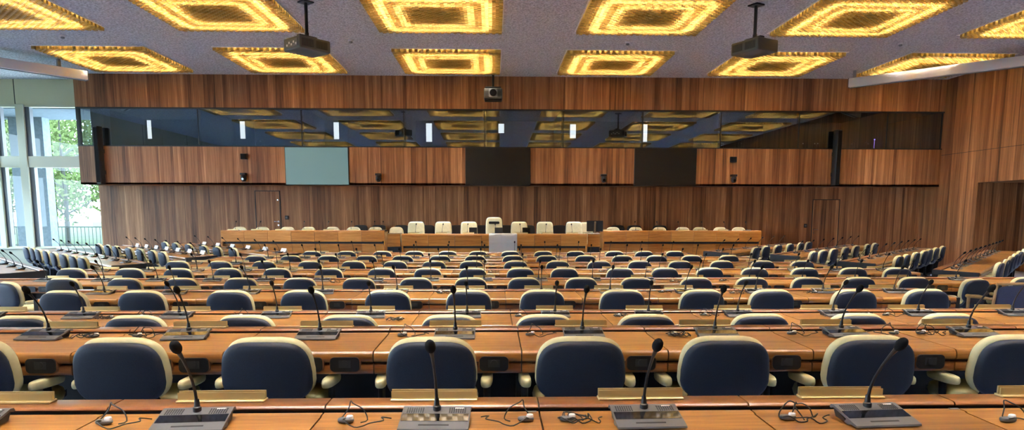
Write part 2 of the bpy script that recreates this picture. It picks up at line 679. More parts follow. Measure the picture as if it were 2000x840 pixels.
# booth glass panes
pxs = [160, 387, 589, 789, 946, 1100, 1255, 1408, 1561, 1733, 1840]
GLX = [at_y(p, 248, YF + .06).x for p in pxs]
GLX[0], GLX[-1] = XL + .05, XR - .02
for i, (a, b) in enumerate(zip(GLX, GLX[1:])):
    g = MB()
    tl = (-.012, .008, -.010, .006, -.006, .004, -.004, .003, -.006, .004)[i]
    yc = YF + .07
    g.add([(a + .012, yc - tl, BZ1), (b - .012, yc + tl, BZ1), (b - .012, yc + tl, GZ1), (a + .012, yc - tl, GZ1)], [(0, 1, 2, 3)])
    o = struct(g.build('window_booth_%d' % (i + 1), M['boothglass'], smooth=0), 'reflective dark booth window pane, %s along the front wall' % nth(i + 1, 10), 'window')
    s = MB()
    s.box(b - .012, b + .012, YF + .05, YF + .10, BZ1, GZ1)
    s.build('joint', M['black'], o, smooth=0)
ft = MB()
ft.box(XL - .02, XR, YF - .005, YF + .05, BZ1 - .012, BZ1 + .018)
ft.box(XL - .02, XR, YF - .005, YF + .05, GZ1 - .03, GZ1 + .008)
struct(ft.build('trim_3', M['black'], smooth=0), 'thin black frame above and below the booth windows', 'trim')
# booth interior
bi = MB()
bi.box(XL + .5, XR + .1, 24.45, 24.6, BZ1 - .1, GZ1 + .1)
bi.box(XL, XR + .1, YF + .1, 24.6, GZ1 + .02, GZ1 + .1)
struct(bi.build('wall_booth_back', M['booth'], smooth=0), 'dark back wall inside the interpreter booths', 'wall')
for i, x in enumerate(GLX[1:-1:1] + [XL + .62]):
    p = MB()
    p.box(x - .05, x + .05, YF + .16, 24.45, BZ1 - .05, GZ1 + .05)
    struct(p.build('wall_booth_partition_%d' % (i + 1), M['boothw' if x > 8 else 'booth'], smooth=0))
pc = MB()
pc.box(XL + .35, XL + .75, YF + .14, YF + .5, BZ1 - .05, GZ1 + .05)
struct(pc.build('pillar_booth', M['concrete'], smooth=0), 'grey pillar behind the leftmost booth window', 'pillar')

# lit slot windows in the booth doors
for i, (px, hw, y0, y1) in enumerate([(292, 5, 235, 271), (403, 5, 238, 270), (474, 5.5, 237, 271), (594, 3.5, 240, 272), (657, 5.5, 239, 272), (838, 6, 241, 277),
                                      (979, 5.5, 242, 260), (1119, 5.5, 243, 270), (1258, 5.5, 243, 277), (1397, 5.5, 243, 277), (1539, 3.2, 242, 276)]):
    c0 = at_y(px - hw, y0, 24.40)
    c1 = at_y(px + hw, y1, 24.40)
    d = thing('booth_door', 'dark booth door with a lit slot window, %s along the booths' % nth(i + 1, 11), 'door', ((c0.x + c1.x) / 2, 24.42, BZ1 - .02), 0, 'booth doors behind the glass')
    w_ = (c1.x - c0.x) / 2
    lf = MB()
    lf.box(-.42, .42, -.02, .02, 0, GZ1 - BZ1)
    lf.build('door_leaf', M['charcoal'], d, smooth=0)
    s = MB()
    s.box(-w_, w_, -.035, -.02, c1.z - BZ1 + .02, c0.z - BZ1 + .02)
    s.build('slot_window', M['strip'], d, smooth=0, label='brightly lit narrow window')
    s = MB()
    s.box(-w_ - .02, w_ + .02, -.03, -.02, c0.z - BZ1 + .02, c0.z - BZ1 + .07)
    s.build('closer', M['black'], d, smooth=0)

# ------------------------------------------------------------------ flush doors in the lower wall
for name, pxl, pxr, ytop, yb, hx, lab in (('door_1', 498, 546, 373, .38, 545, 'flush walnut door in the front wall at the left'),
                                          ('door_2', 1588, 1640, 390, .13, 1588, 'flush walnut door in the front wall at the right')):
    a, b = at_y(pxl, ytop, YW), at_y(pxr, ytop, YW)
    d = MB()
    d.box(a.x, b.x, YW - .012, YW + .01, max(yb, .0), a.z)
    o = struct(d.build(name, M['walnut'], smooth=0), lab, 'door')
    g = MB()
    for x in (a.x, b.x):
        g.box(x - .012, x + .012, YW - .016, YW - .004, yb, a.z + .012)
    g.box(a.x, b.x, YW - .016, YW - .004, a.z - .012, a.z + .012)
    g.build('door_gap', M['charcoal'], o, smooth=0)
    sx = 1 if name == 'door_1' else -1
    h = MB()
    hxx = b.x - .07 if sx > 0 else a.x + .07
    h.lathe([(.024, -.02), (.024, 0)], 12, (hxx, YW - .012, yb + 1.06), 'y')
    h.tube([(hxx, YW - .02, yb + 1.06), (hxx, YW - .065, yb + 1.06), (hxx - sx * .13, YW - .065, yb + 1.06)], .011, 8)
    h.build('door_handle', M['chrome'], o)
    h = MB()
    h.lathe([(.028, -.02), (.028, 0)], 12, (hxx, YW - .012, yb + .94), 'y')
    h.build('lock', M['chrome'], o)
    h = MB()
    h.box(hxx - .02, hxx + .02, YW - .03, YW - .012, yb + 1.75, yb + 1.79)
    h.build('latch_plate', M['chrome'], o)
for px, py, lab in ((560, 425, 'small black wall switch beside the left flush door'), (1573, 441, 'small black wall switch beside the right flush door')):
    p = at_y(px, py, YW)
    o = thing('wall_switch', lab, 'switch', (p.x, YW, p.z))
    s = MB()
    s.rrect(0, 0, .11, .13, .012, -.02, 0, 3)
    s.build('plate', M['black'], o)
    s = MB()
    s.rrect(-.005, 0, .055, .06, .006, -.028, -.02, 3)
    s.build('button', M['grey'], o)

# ------------------------------------------------------------------ ceiling lights
NT_ = 38
pitch = LW / NT_
cup = MB()
gridv = {}


def cv(i, j, lev):
    if (i, j, lev) not in gridv:
        z = (-.085, .06)[lev]
        gridv[(i, j, lev)] = cup.bm.verts.new((-LW / 2 + i * pitch, -LW / 2 + j * pitch, z))
    return gridv[(i, j, lev)]


for i in range(NT_):
    for j in range(NT_):
        if (i + j) % 2 == 0:
            c4 = [(i, j), (i + 1, j), (i + 1, j + 1), (i, j + 1)]
            cup.bm.faces.new([cv(a, b, 0) for a, b in c4][::-1])
            for (a, b), (c, d) in zip(c4, c4[1:] + c4[:1]):
                try:
                    cup.bm.faces.new((cv(a, b, 0), cv(c, d, 0), cv(c, d, 1), cv(a, b, 1)))
                except ValueError:
                    pass
me_cup = cup.mesh('lattice', M['gold'], 0)
tr_ = MB()
hw = LW / 2 + .015
tr_.add([(-hw, -hw, .0), (hw, -hw, .0), (hw, hw, .0), (-hw, hw, .0), (-hw, -hw, .33), (hw, -hw, .33), (hw, hw, .33), (-hw, hw, .33)],
        [(0, 1, 5, 4), (1, 2, 6, 5), (2, 3, 7, 6), (3, 0, 4, 7), (4, 5, 6, 7)])
me_tray = tr_.mesh('tray', M['gold_in'], 0)
ri = MB()
for s, t_ in ((.52, .055), (.76, .075)):
    a = LW / 2 * s
    for x0, x1, y0, y1 in ((-a, a, -a - t_, -a + t_), (-a, a, a - t_, a + t_), (-a - t_, -a + t_, -a + t_, a - t_), (a - t_, a + t_, -a + t_, a - t_)):
        ri.box(x0, x1, y0, y1, .165, .185)
me_ring = ri.mesh('lamp_tubes', M['lamp'], 0)
fm = MB()
hw2 = LW / 2
for x0, x1, y0, y1 in ((-hw2 - .03, -hw2, -hw2 - .03, hw2 + .03), (hw2, hw2 + .03, -hw2 - .03, hw2 + .03), (-hw2, hw2, -hw2 - .03, -hw2), (-hw2, hw2, hw2, hw2 + .03)):
    fm.box(x0, x1, y0, y1, -.012, .03)
me_frame = fm.mesh('frame', M['white'], 0)
rown = ['row nearest the wall', 'second row from the wall', 'third row, mirrored in glass', 'fourth row, mirrored in glass', 'fifth row, mirrored in glass']
for j, y in enumerate(LY):
    for i, x in enumerate(LX):
        o = thing('ceiling_light', 'gold square lattice ceiling light, %s in %s' % (nth(i + 1, 6), rown[j]), 'ceiling light',
                  (x + LW / 2, y + LW / 2 + .02, ZC), 0, 'gold lattice ceiling lights')
        put('frame', me_frame, o)
        put('lattice', me_cup, o)
        put('tray', me_tray, o)
        put('lamp_tubes', me_ring, o)

# sensors
for i, (px, py) in enumerate([(122, 69), (685, 78), (1226, 82), (1759, 84)]):
    p = at_z(px, py, ZC)
    o = thing('smoke_detector', 'small white round ceiling detector between the light rows, %s' % nth(i + 1, 4), 'detector', (p.x, p.y, ZC), 0, 'ceiling detectors')
    s = MB()
    s.lathe([(.07, 0), (.07, -.025), (.055, -.04)], 18)
    s.build('base', M['white'], o)
    s = MB()
    s.lathe([(.045, -.04), (.04, -.075), (.015, -.085)], 18)
    s.build('sensor_cap', M['greylight'], o)

# screen housings under the ceiling corners
for lab, x, y, ang, L in (('white projection screen housing under the ceiling by the left windows', -11.72, 20.15, R(232), 3.4),
                          ('long white projection screen housing under the ceiling by the right wall', 10.78, 20.45, R(-46), 5.15)):
    o = thing('hanging_screen_housing', lab, 'projection screen', (x, y, 5.50), ang)
    s = MB()
    s.box(0, L, -.13, .13, 0, .26, .02, 2)
    s.build('casing', M['white'], o)
    s = MB()
    s.box(.04, L - .04, -.03, .03, -.015, 0)
    s.build('slot', M['greylight'], o, smooth=0)
    s = MB()
    s.box(-.012, 0, -.135, .135, -.008, .268)
    s.build('end_cap', M['grey'], o, smooth=0)
    for f in ((.2, .9) if L < 4 else (.025, .955)):
        s = MB()
        s.box(L * f - .04, L * f + .04, -.05, .05, .26, .486)
        s.build('bracket', M['greylight'], o, smooth=0)

# ------------------------------------------------------------------ projectors
for px, py, bz, rz, lab in ((597, 3, 4.98, R(48), 'black ceiling projector turned left, near the second light column'),
                            (1477, 9, 5.00, R(-62), 'black ceiling projector turned right, near the fifth light column')):
    p = at_z(px, py, ZC)
    o = thing('projector', lab, 'projector', (p.x, p.y, bz), rz)
    s = MB()
    s.box(-.36, .36, -.30, .30, 0, .25, .03, 3)
    b_ = s.build('body', M['projector'], o)
    for side in (-1, 1):
        for k in range(2):
            s = MB()
            x0 = -.31 + .33 * k
            for q in range(9):
                s.box(x0 + q * .03, x0 + q * .03 + .018, side * .30 - .006, side * .30 + .006, .05, .20)
            s.build('vent', M['black'], b_, smooth=0)
    s = MB()
    s.box(-.368, -.352, -.22, .22, .05, .2)
    s.build('port_panel', M['grey'], b_, smooth=0)
    s = MB()
    for q in range(5):
        s.box(-.374, -.366, -.19 + .08 * q, -.15 + .08 * q, .08 + .04 * (q % 2), .12 + .04 * (q % 2))
    s.build('sockets', M['white'], b_, smooth=0)
    s = MB()
    s.lathe([(.09, .29), (.09, .33), (.07, .34)], 20, (.1, 0, .125), 'y')
    s.build('lens', M['gloss'], b_)
    s = MB()
    s.box(-.16, .16, -.14, .14, .27, .30, .008, 1)
    s.box(-.20, .20, -.06, .06, .30, .335, .006, 1)
    s.box(-.03, .03, -.03, .03, .24, .40)
    s.build('bracket', M['black'], o)
    s = MB()
    s.tube([(0, 0, .34), (0, 0, ZC - bz - .02)], .035, 12)
    s.build('pole', M['black'], o)
    s = MB()
    s.box(-.12, .12, -.12, .12, ZC - bz - .03, ZC - bz, .006, 1)
    s.build('ceiling_plate', M['black'], o)
p = at_z(965, 144, ZC)
o = thing('projector', 'black projector facing the room, hung before the front wall', 'projector', (p.x - .03, 21.0, 5.14), 0)
s = MB()
s.box(-.28, .28, -.25, .25, .03, .34, .03, 3)
b_ = s.build('body', M['projector'], o)
s = MB()
s.rrect(0, .20, .26, .24, .03, -.27, -.25, 4)
s.build('lens_bezel', M['greylight'], b_)
s = MB()
s.lathe([(.105, -.30), (.105, -.27), (.09, -.27), (.09, -.285), (.02, -.28)], 24, (0, 0, .2), 'y')
s.build('lens', M['gloss'], b_)
for q in (-1, 1):
    s = MB()
    for k in range(5):
        s.box(q * .2 - .05, q * .2 + .05, -.257, -.249, .09 + .04 * k, .105 + .04 * k)
    s.build('vent', M['black'], b_, smooth=0)
s = MB()
s.box(-.26, .26, -.2, .2, 0, .03, .01, 1)
s.build('base_tray', M['black'], o)
s = MB()
s.box(-.24, .24, -.18, .18, .36, .40, .01, 1)
s.box(-.05, .05, -.05, .05, .32, .42)
s.build('bracket', M['black'], o)
s = MB()
s.tube([(0, 0, .4), (0, 0, ZC - 5.16)], .035, 12)
s.build('pole', M['black'], o)
s = MB()
s.box(-.1, .1, -.1, .1, ZC - 5.17, ZC - 5.14)
s.build('ceiling_plate', M['black'], o)

# ------------------------------------------------------------------ screens, speakers, cameras on the band
for xa, xb, mt_, lab in ((557, 681, 'screen_reflection', 'wall screen with painted teal window reflection, left of the three screens on the band'),
                         (909, 1036, 'screen', 'dark wall screen in the middle of the walnut band'),
                         (1239, 1360, 'screen', 'dark wall screen, right of the three screens on the band')):
    a, b = at_y(xa, 325, YF - .05).x, at_y(xb, 325, YF - .05).x
    o = thing('wall_screen', lab, 'screen', ((a + b) / 2, YF, 2.60), 0, 'screens on the walnut band')
    w_ = (b - a) / 2
    s = MB()
    s.box(-w_, w_, -.06, 0, 0, 1.19, .006, 1)
    s.build('bezel', M['black'], o)
    s = MB()
    s.box(-w_ + .015, w_ - .015, -.064, -.055, .018, 1.172)
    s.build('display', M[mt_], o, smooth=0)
for i, px in enumerate((478, 740, 1178, 1431)):
    p = at_y(px, 348, YF)
    o = thing('wall_camera', 'small black dome camera on the walnut band, %s' % nth(i + 1, 4), 'camera', (p.x, YF, 2.70), 0, 'cameras on the walnut band')
    s = MB()
    s.box(-.09, .09, -.18, 0, .20, .27, .015, 2)
    s.build('mount', M['black'], o)
    s = MB()
    s.lathe([(.06, .2), (.085, .16), (.085, .07), (.06, .02), (.02, .0)], 18, (0, -.1, 0))
    s.build('camera_head', M['black'], o)
    s = MB()
    s.lathe([(.035, -.2), (.035, -.17), (.02, -.165)], 14, (0, -.0, .08), 'y')
    s.build('lens', M['gloss'], o)
for i, px in enumerate((478, 1431)):
    p = at_y(px, (306, 312)[i], YF)
    o = thing('wall_speaker', 'small square black loudspeaker on the band at the %s' % ('left', 'right')[i], 'speaker', (p.x, YF, p.z), 0)
    s = MB()
    s.box(-.1, .1, -.12, 0, -.09, .09, .015, 2)
    s.build('cabinet', M['black'], o)
    s = MB()
    s.rrect(0, 0, .17, .15, .01, -.128, -.12, 3)
    s.build('grille', M['foam'], o)
for i, (xt, yt, lab) in enumerate(((190, 245, 'tall slim black column speaker at the left end of the band'), (1637, 252, 'tall slim black column speaker at the right part of the band'))):
    p = at_y(xt, yt, YF - .15)
    o = thing('column_speaker', lab, 'speaker', (p.x, YF - .15, 2.62), R((-18, 18)[i]))
    s = MB()
    s.box(-.085, .085, -.1, .1, 0, 1.76, .02, 2)
    s.build('cabinet', M['black'], o)
    s = MB()
    s.box(-.07, .07, -.108, -.098, .04, 1.72)
    s.build('grille', M['foam'], o, smooth=0)
    for z in (.3, .95):
        s = MB()
        s.box(-.03, .03, .08, .19, z, z + .12)
        s.build('wall_bracket', M['black'], o, smooth=0)

# booth items on the sill behind the glass
def sill(px, dy=.45):
    q = at_y(px, 284, YF + dy)
    return (q.x, YF + dy, BZ1 - .02)


for i, px in enumerate((1568, 1591, 1597)):
    o = thing('bottle', 'small clear water bottle on the booth sill, %s' % nth(i + 1, 3), 'bottle', sill(px), 0, 'bottles in the booths')
    s = MB()
    s.lathe([(.03, 0), (.033, .02), (.033, .15), (.014, .2), (.014, .22)], 12)
    s.build('bottle_body', M['plasticclear'], o)
    s = MB()
    s.lathe([(.017, .22), (.017, .245)], 10)
    s.build('cap', M['white'], o)
for i, (px, sx) in enumerate(((360, 1), (516, -1), (602, 1), (1441, 1), (1670, -1), (1688, 1), (1798, -1))):
    o = thing('booth_lamp', 'thin curved gooseneck lamp on the booth sill, %s' % nth(i + 1, 7), 'lamp', sill(px, .5), 0, 'gooseneck lamps in the booths')
    s = MB()
    s.lathe([(.05, 0), (.05, .02)], 12)
    s.build('base', M['black'], o)
    s = MB()
    s.tube([(0, 0, .02), (0, 0, .2), (sx * .02, 0, .27), (sx * .07, 0, .29), (sx * .11, 0, .26)], .008, 6)
    s.build('neck', M['chrome' if px in (1441, 1670) else 'grey'], o)
    s = MB()
    s.lathe([(.012, .26), (.03, .22)], 10, (sx * .115, 0, 0))
    s.build('lamp_head', M['grey'], o)
o = thing('monitor', 'flat black monitor behind the booth glass by the right column speaker', 'monitor', sill(1630, .5))
s = MB()
s.box(-.06, .24, -.02, .02, .06, .52, .005, 1)
s.build('panel', M['black'], o)
s = MB()
s.box(.05, .13, -.05, .05, 0, .07)
s.build('stand', M['black'], o)
o = thing('document', 'white papers lying on the booth sill by the monitor', 'papers', sill(1612, .35))
s = MB()
s.box(-.12, .12, -.1, .1, 0, .03)
s.build('sheets', M['paper'], o, smooth=0)
o = thing('console', 'interpreter console with small coloured lamps behind the right booth glass', 'console', sill(1715, .5))
s = MB()
s.prism([(-.12, 0), (.12, 0), (.12, .1), (-.12, .04)], -.2, .2)
s.build('housing', M['grey'], o, smooth=0)
s = MB()
s.box(.1, .13, -.02, .01, .26, .29)
s.box(.113, .117, -.01, .0, .09, .26)
s.build('red_lamp', M['led_red'], o, smooth=0, label='red indicator lamp')
s = MB()
s.box(-.15, -.12, -.02, .01, .36, .39)
s.box(-.137, -.133, -.01, .0, .09, .36)
s.build('blue_lamp', M['led_blue'], o, smooth=0, label='blue indicator lamp')

# ------------------------------------------------------------------ chair prototype
RC = Matrix.Rotation(R(7), 4, 'X')


def back_taper(t):
    return 1.0 - .085 * max(0, t + .3) ** 2 - .26 * max(0, -t - .3) ** 2


def make_chair(name, label, shell_m, cush_m, hh=.153, hw=.226, top=.832, arms=True):
    o = thing(name, label, 'chair')
    zc = top - hh - .012
    s = MB()
    s.pad(hw - .003, hh, .06, 3.9, .45, back_taper, 44)
    s.xf(Matrix.Translation((0, .03, zc)) @ RC)
    s.build('back_shell', shell_m, o, 60, label='navy shell' if shell_m == M['navy'] else None)
    s = MB()
    s.pad(hw, hh + .010, .072, 3.7, .45, back_taper, 44, yc=.052)
    s.xf(Matrix.Translation((0, .03, zc)) @ RC)
    s.build('back_cushion', cush_m, o, 60)
    # lower shell sweeps from the backrest under the seat
    path = [(.055, zc - hh + .035, .165), (.05, zc - hh - .03, .175), (.065, .455, .185), (.11, .415, .20), (.22, .395, .215), (.36, .395, .215), (.46, .41, .20)]
    s = MB()
    inner, outer = [], []
    for y, z, w in path:
        for lst, off in ((outer, 0), (inner, .035)):
            row = []
            for k in range(9):
                t = -1 + k / 4
                row.append(s.bm.verts.new((w * t, y + off * (.7 if z > .43 else .1), z + .045 * t ** 4 + off * (.4 if z > .43 else 1))))
            lst.append(row)
    for A in (outer, inner):
        for r1_, r2_ in zip(A, A[1:]):
            for k in range(8):
                s.bm.faces.new((r1_[k], r1_[k + 1], r2_[k + 1], r2_[k]))
    n_ = len(path)
    for i in range(n_ - 1):
        for k in (0, 8):
            s.bm.faces.new((outer[i][k], outer[i + 1][k], inner[i + 1][k], inner[i][k]))
    for i in (0, n_ - 1):
        for k in range(8):
            s.bm.faces.new((outer[i][k], outer[i][k + 1], inner[i][k + 1], inner[i][k]))
    s.build('seat_shell', shell_m, o, 60)
    s = MB()
    s.pad(.225, .215, .09, 4, 0, None, 36)
    s.xf(Matrix.Translation((0, .285, .475)) @ Matrix.Rotation(R(90), 4, 'X'))
    s.build('seat_cushion', cush_m, o, 60)
    if arms:
        for sx in (-1, 1):
            s = MB()
            s.pad(.03, .115, .045, 2.6, 0, None, 24)
            s.xf(Matrix.Translation((sx * .272, .215, .588)) @ Matrix.Rotation(R(sx * -4), 4, 'Z') @ Matrix.Rotation(R(89), 4, 'X'))
            a_ = s.build('armrest', cush_m, o, 60)
            s = MB()
            s.tube([(sx * .19, .2, .40), (sx * .25, .2, .41), (sx * .272, .21, .47), (sx * .272, .215, .575)], [.02, .02, .017, .02], 8)
            s.build('arm_support', M['black'], a_, 60, label='black arm support')
    s = MB()
    s.lathe([(.045, .40), (.045, .36), (.026, .355), (.026, .20), (.034, .20), (.034, .085)], 12, (0, .27, 0))
    s.build('column', M['black'], o)
    s = MB()
    for k in range(5):
        a = 2 * math.pi * k / 5 + .3
        ca, sa = math.cos(a), math.sin(a)
        s.tube([(0, .27, .105), (.15 * ca, .27 + .15 * sa, .09), (.27 * ca, .27 + .27 * sa, .068)], [.03, .024, .018], 6)
        s.lathe([(.026, -.012), (.026, .012)], 10, (.275 * ca, .27 + .275 * sa, .027), 'y')
    s.build('star_base', M['black'], o, 50)
    register(o)
    return o


proto = make_chair('conference_chair', 'x', M['navy'], M['cream'])
first_chair = [True]


def place_chair(x, y, rz, z, label, group):
    if first_chair[0]:
        first_chair[0] = False
        proto.location = (x, y, z)
        proto.rotation_euler = (0, 0, rz)
        tag(proto, label, 'chair', group)
        return proto
    return dup(proto, (x, y, z), rz, label, group)


ROWS = [  # key, ledge Y, floor z, words
    ('A', 2.31, T2, 'nearest'), ('B', 3.91, T2, 'second nearest'), ('C', 5.50, T1, 'third nearest'), ('D', 7.10, T1, 'fourth nearest'),
    ('E', 9.52, 0, 'fifth nearest'), ('F', 11.12, 0, 'sixth nearest'), ('G', 12.72, 0, 'seventh nearest'), ('H', 14.32, 0, 'eighth nearest'), ('I', 15.92, 0, 'ninth nearest')]
TOP = .76
CHAIR_BACK = .735
chair_px = {
    'B': ([-80, 222, 515, 841, 1136, 1420, 1710, 2000], 655),
    'C': ([35, 258, 473, 677, 878, 1065, 1265, 1489, 1680, 1859], 617),
    'D': ([118, 273, 445, 590, 756, 915.5, 1060, 1217, 1374, 1510, 1672, 1815], 567),
    'E': ([119, 240, 352, 468, 584, 700, 812, 919, 1024, 1136, 1244.5, 1361, 1470, 1580, 1680, 1789], 546),
    'F': ([136, 251, 346, 442.5, 540, 641, 744.5, 835, 923.5, 1017, 1103, 1212, 1300, 1388, 1475.7, 1573.5, 1668, 1755], 525.5),
    'G': ([344.6, 427.8, 514.8, 605, 689, 771, 847, 921, 1007.5, 1089.7, 1171, 1250.6, 1329, 1411, 1491, 1569], 510),
    'H': ([497.6, 567, 641, 715, 785.6, 859, 928, 1002, 1068, 1144, 1216, 1283, 1352, 1425], 498),
    'I': ([608, 676, 746, 809, 874, 934, 997, 1061.5, 1124.6, 1201, 1259, 1319], 490)}
seats = {}
for ri_, (key, yl, fz, wd) in enumerate(ROWS):
    if key not in chair_px:
        continue
    pxs_, py = chair_px[key]
    cw = ROWS[ri_][3].replace('nearest', 'nearest')
    rw_ = ['nearest', 'second nearest', 'third nearest', 'fourth nearest', 'fifth nearest', 'sixth nearest', 'seventh nearest', 'eighth nearest'][ri_ - 1]
    yb = yl - CHAIR_BACK
    for i, px in enumerate(pxs_):
        x = at_y(px, py, yb + .03).x
        pc_ = place_chair(x, yb + rnd.uniform(-.012, .008), R(rnd.uniform(-2.2, 2.2)), fz,
                    'cream conference chair with navy back, %s in the %s straight chair row' % (nth(i + 1, len(pxs_)), rw_), 'chairs in the straight rows')
        if key == 'B':
            pc_.scale = (1, 1, 1.032)
for px, py, y_, rz, lab in ((3, 546, 8.30, -28, 'cream navy-backed chair turned to the right, alone at the far left picture edge'),
                            (1915, 545, 8.55, 16, 'cream navy-backed chair standing clear right of the fourth nearest desk end'),
                            (2012, 548, 8.75, 10, 'cream navy-backed chair cut off by the right picture edge, behind the wooden chair')):
    q = at_y(px, py, y_)
    place_chair(q.x, y_, R(rz), 0, lab, None)

# ------------------------------------------------------------------ desks
SEG = .76
prof = [(-.555, .735), (-.551, .748), (-.543, .757), (-.530, .76), (-.060, .76), (-.050, .764), (-.016, .764), (-.016, .735), (-.52, .700), (-.545, .704), (-.555, .716)]
tp = MB()
tp.prism(prof, -SEG / 2 + .003, SEG / 2 - .003)
me_top = tp.mesh('tabletop', M['desk'], 50)
ra = MB()
ra.prism([(.006, .767), (.004, .772), (.008, .779), (.016, .782), (.108, .782), (.112, .778), (.112, .70), (.09, .70), (.09, .767)], -SEG / 2 + .003, SEG / 2 - .003)
me_rail = ra.mesh('rail', M['rail'], 50)
fa = MB()
fa.prism([(-.540, .642), (-.546, .648), (-.546, .686), (-.540, .693), (-.51, .693), (-.51, .642)], -SEG / 2 + .003, SEG / 2 - .003)
me_fas = fa.mesh('fascia', M['rail'], 50)
ga = MB()
ga.box(-SEG / 2, SEG / 2, -.515, .03, .690, .735)
ga.box(-SEG / 2, SEG / 2, .012, .088, .690, .766)
me_gap = ga.mesh('under_tray', M['charcoal'], 0)
mo = MB()
mo.box(-SEG / 2, SEG / 2, .03, .05, .06, .72)
mo.box(-SEG / 2 - .012, -SEG / 2 + .012, -.10, .03, .02, .70)
mo.xf(Matrix.Translation((0, 0, 0)))
me_mod = mo.mesh('modesty_panel', M['charcoal'], 0)
so = MB()
so.rrect(0, .697, .148, .074, .022, -.566, -.50, 5)
me_box = so.mesh('socket_box', M['black'], 40)
so = MB()
so.rrect(0, .694, .156, .078, .025, -.559, -.52, 5)
me_box_rim = so.mesh('socket_rim', M['rail'], 40)
so = MB()
so.box(-.030, .030, -.568, -.565, .680, .718)
so.lathe([(.018, -.572), (.018, -.568), (.012, -.5685)], 8, (0, 0, .701), 'y')
me_sock = so.mesh('socket', M['socket'], 0)


def end_panel_mesh(sx):
    e = MB()
    e.prism([(-.52, .04), (-.545, .70), (-.545, .755), (.08, .777), (.115, .775), (.115, .04)], -.02, .02)
    return e.mesh('end_panel', M['charcoal'], 0)


me_end = end_panel_mesh(1)


def make_desk(label, origin, rz, offs, group=None, sockets=True, ends=(True, True)):
    """offs: seat centres along the desk, origin on the line of the rail front"""
    o = thing('conference_desk', label, 'desk', origin, rz, group)
    for u in offs:
        t = put('tabletop', me_top, o, loc=(u, 0, 0))
        put('rail', me_rail, o, loc=(u, 0, 0))
        f = put('fascia', me_fas, o, loc=(u, 0, 0))
        put('under_tray', me_gap, o, loc=(u, 0, 0))
        put('modesty_panel', me_mod, o, loc=(u, 0, 0))
        if sockets:
            for du in (.05, .237):
                put('socket_rim', me_box_rim, f, loc=(du, 0, 0))
                b = put('socket_box', me_box, f, loc=(du, 0, 0))
                if du > .1:
                    put('socket', me_sock, f, loc=(du, 0, 0))
    if ends[0]:
        put('end_panel', me_end, o, loc=(offs[0] - SEG / 2 - .02, 0, 0))
    if ends[1]:
        put('end_panel', me_end, o, loc=(offs[-1] + SEG / 2 + .02, 0, 0))
    return o


# ------------------------------------------------------------------ microphone unit prototype
def make_mic():
    o = thing('microphone_unit', 'x', 'microphone')
    s = MB()
    s.prism([(-.080, .004), (-.078, .010), (.055, .044), (.072, .042), (.078, .031), (.070, .029), (.055, .036), (-.02, .017), (-.01, .004), (-.03, .0), (-.045, .006)], -.115, .115)
    s.build('housing', M['grey'], o, 30)
    s = MB()
    s.prism([(-.018, .002), (.056, .035), (.066, .031), (.05, .004)], -.108, .108)
    s.build('inner_body', M['black'], o, 0)
    sl = (.044 - .010) / (.055 + .078)

    def zt(y):
        return .010 + (y + .078) * sl

    def plate(x0, x1, y0, y1, h):
        q = MB()
        q.prism([(y0, zt(y0) - .001), (y0, zt(y0) + h), (y1, zt(y1) + h), (y1, zt(y1) - .001)], x0, x1)
        return q
    plate(-.111, .111, -.032, .012, .0012).build('display', M['gloss'], o, 0, label='glossy black display strip')
    plate(-.05, .05, -.058, -.052, .0012).build('slot_button', M['charcoal'], o, 0)
    for sx in (-1, 1):
        q = MB()
        for k in range(8):
            for r_ in range(4):
                x0 = sx * (.045 + .0075 * k)
                y0 = .018 + .0085 * r_
                q.prism([(y0, zt(y0) - .001), (y0, zt(y0) + .0012), (y0 + .005, zt(y0 + .005) + .0012), (y0 + .005, zt(y0 + .005) - .001)], x0 - .0022, x0 + .0022)
        q.build('grille', M['charcoal'], o, 0)
    plate(.062, .092, .044, .049, .0016).build('logo_plate', M['white'], o, 0)
    b0 = (0, .035, .05)
    s = MB()
    s.lathe([(.014, .034), (.014, .052), (.010, .055), (.0075, .08)], 12, (0, .040, 0))
    s.build('collar', M['black'], o)
    s = MB()
    pts = [(0, .040, .07), (0, .031, .105), (0, .010, .15), (0, -.020, .194), (0, -.056, .237), (0, -.090, .271)]
    g = s.tube(pts, [.0058, .0052, .0046, .0046, .0055, .0085], 8)
    g.build('gooseneck', M['black'], o, 60)
    d = (Vector(pts[-1]) - Vector(pts[-2])).normalized()
    base = Vector(pts[-1])
    s = MB()
    hp = [(.0095, -.004), (.0135, .003), (.0165, .012), (.0172, .024), (.0155, .036), (.0105, .046), (.003, .050)]
    s.lathe(hp, 14)
    q = Vector((0, 0, 1)).rotation_difference(d)
    s.xf(Matrix.Translation(base) @ q.to_matrix().to_4x4())
    s.build('microphone_head', M['foam'], o, 60)
    register(o)
    return o


mic0 = make_mic()
# slightly different tilts: a second and third prototype share every part but the neck is turned by the copy's rotation
first_mic = [True]


def place_mic(x, y, z, rz, label, group):
    if first_mic[0]:
        first_mic[0] = False
        mic0.location = (x, y, z)
        mic0.rotation_euler = (0, 0, rz)
        tag(mic0, label, 'microphone', group)
        return mic0
    return dup(mic0, (x, y, z), rz, label, group)


def make_holder():
    o = thing('nameplate_holder', 'x', 'name plate holder')
    s = MB()
    s.box(-.158, .158, -.026, .020, 0, .008, .002, 1)
    s.build('base', M['brass'], o, 0)
    s = MB()
    s.box(-.156, .156, -.010, -.006, .006, .034)
    s.build('front_plate', M['brass'], o, 0)
    s = MB()
    s.box(-.156, .156, .004, .009, .006, .038)
    s.build('back_plate', M['brass'], o, 0)
    register(o)
    return o


holder0 = make_holder()
first_h = [True]


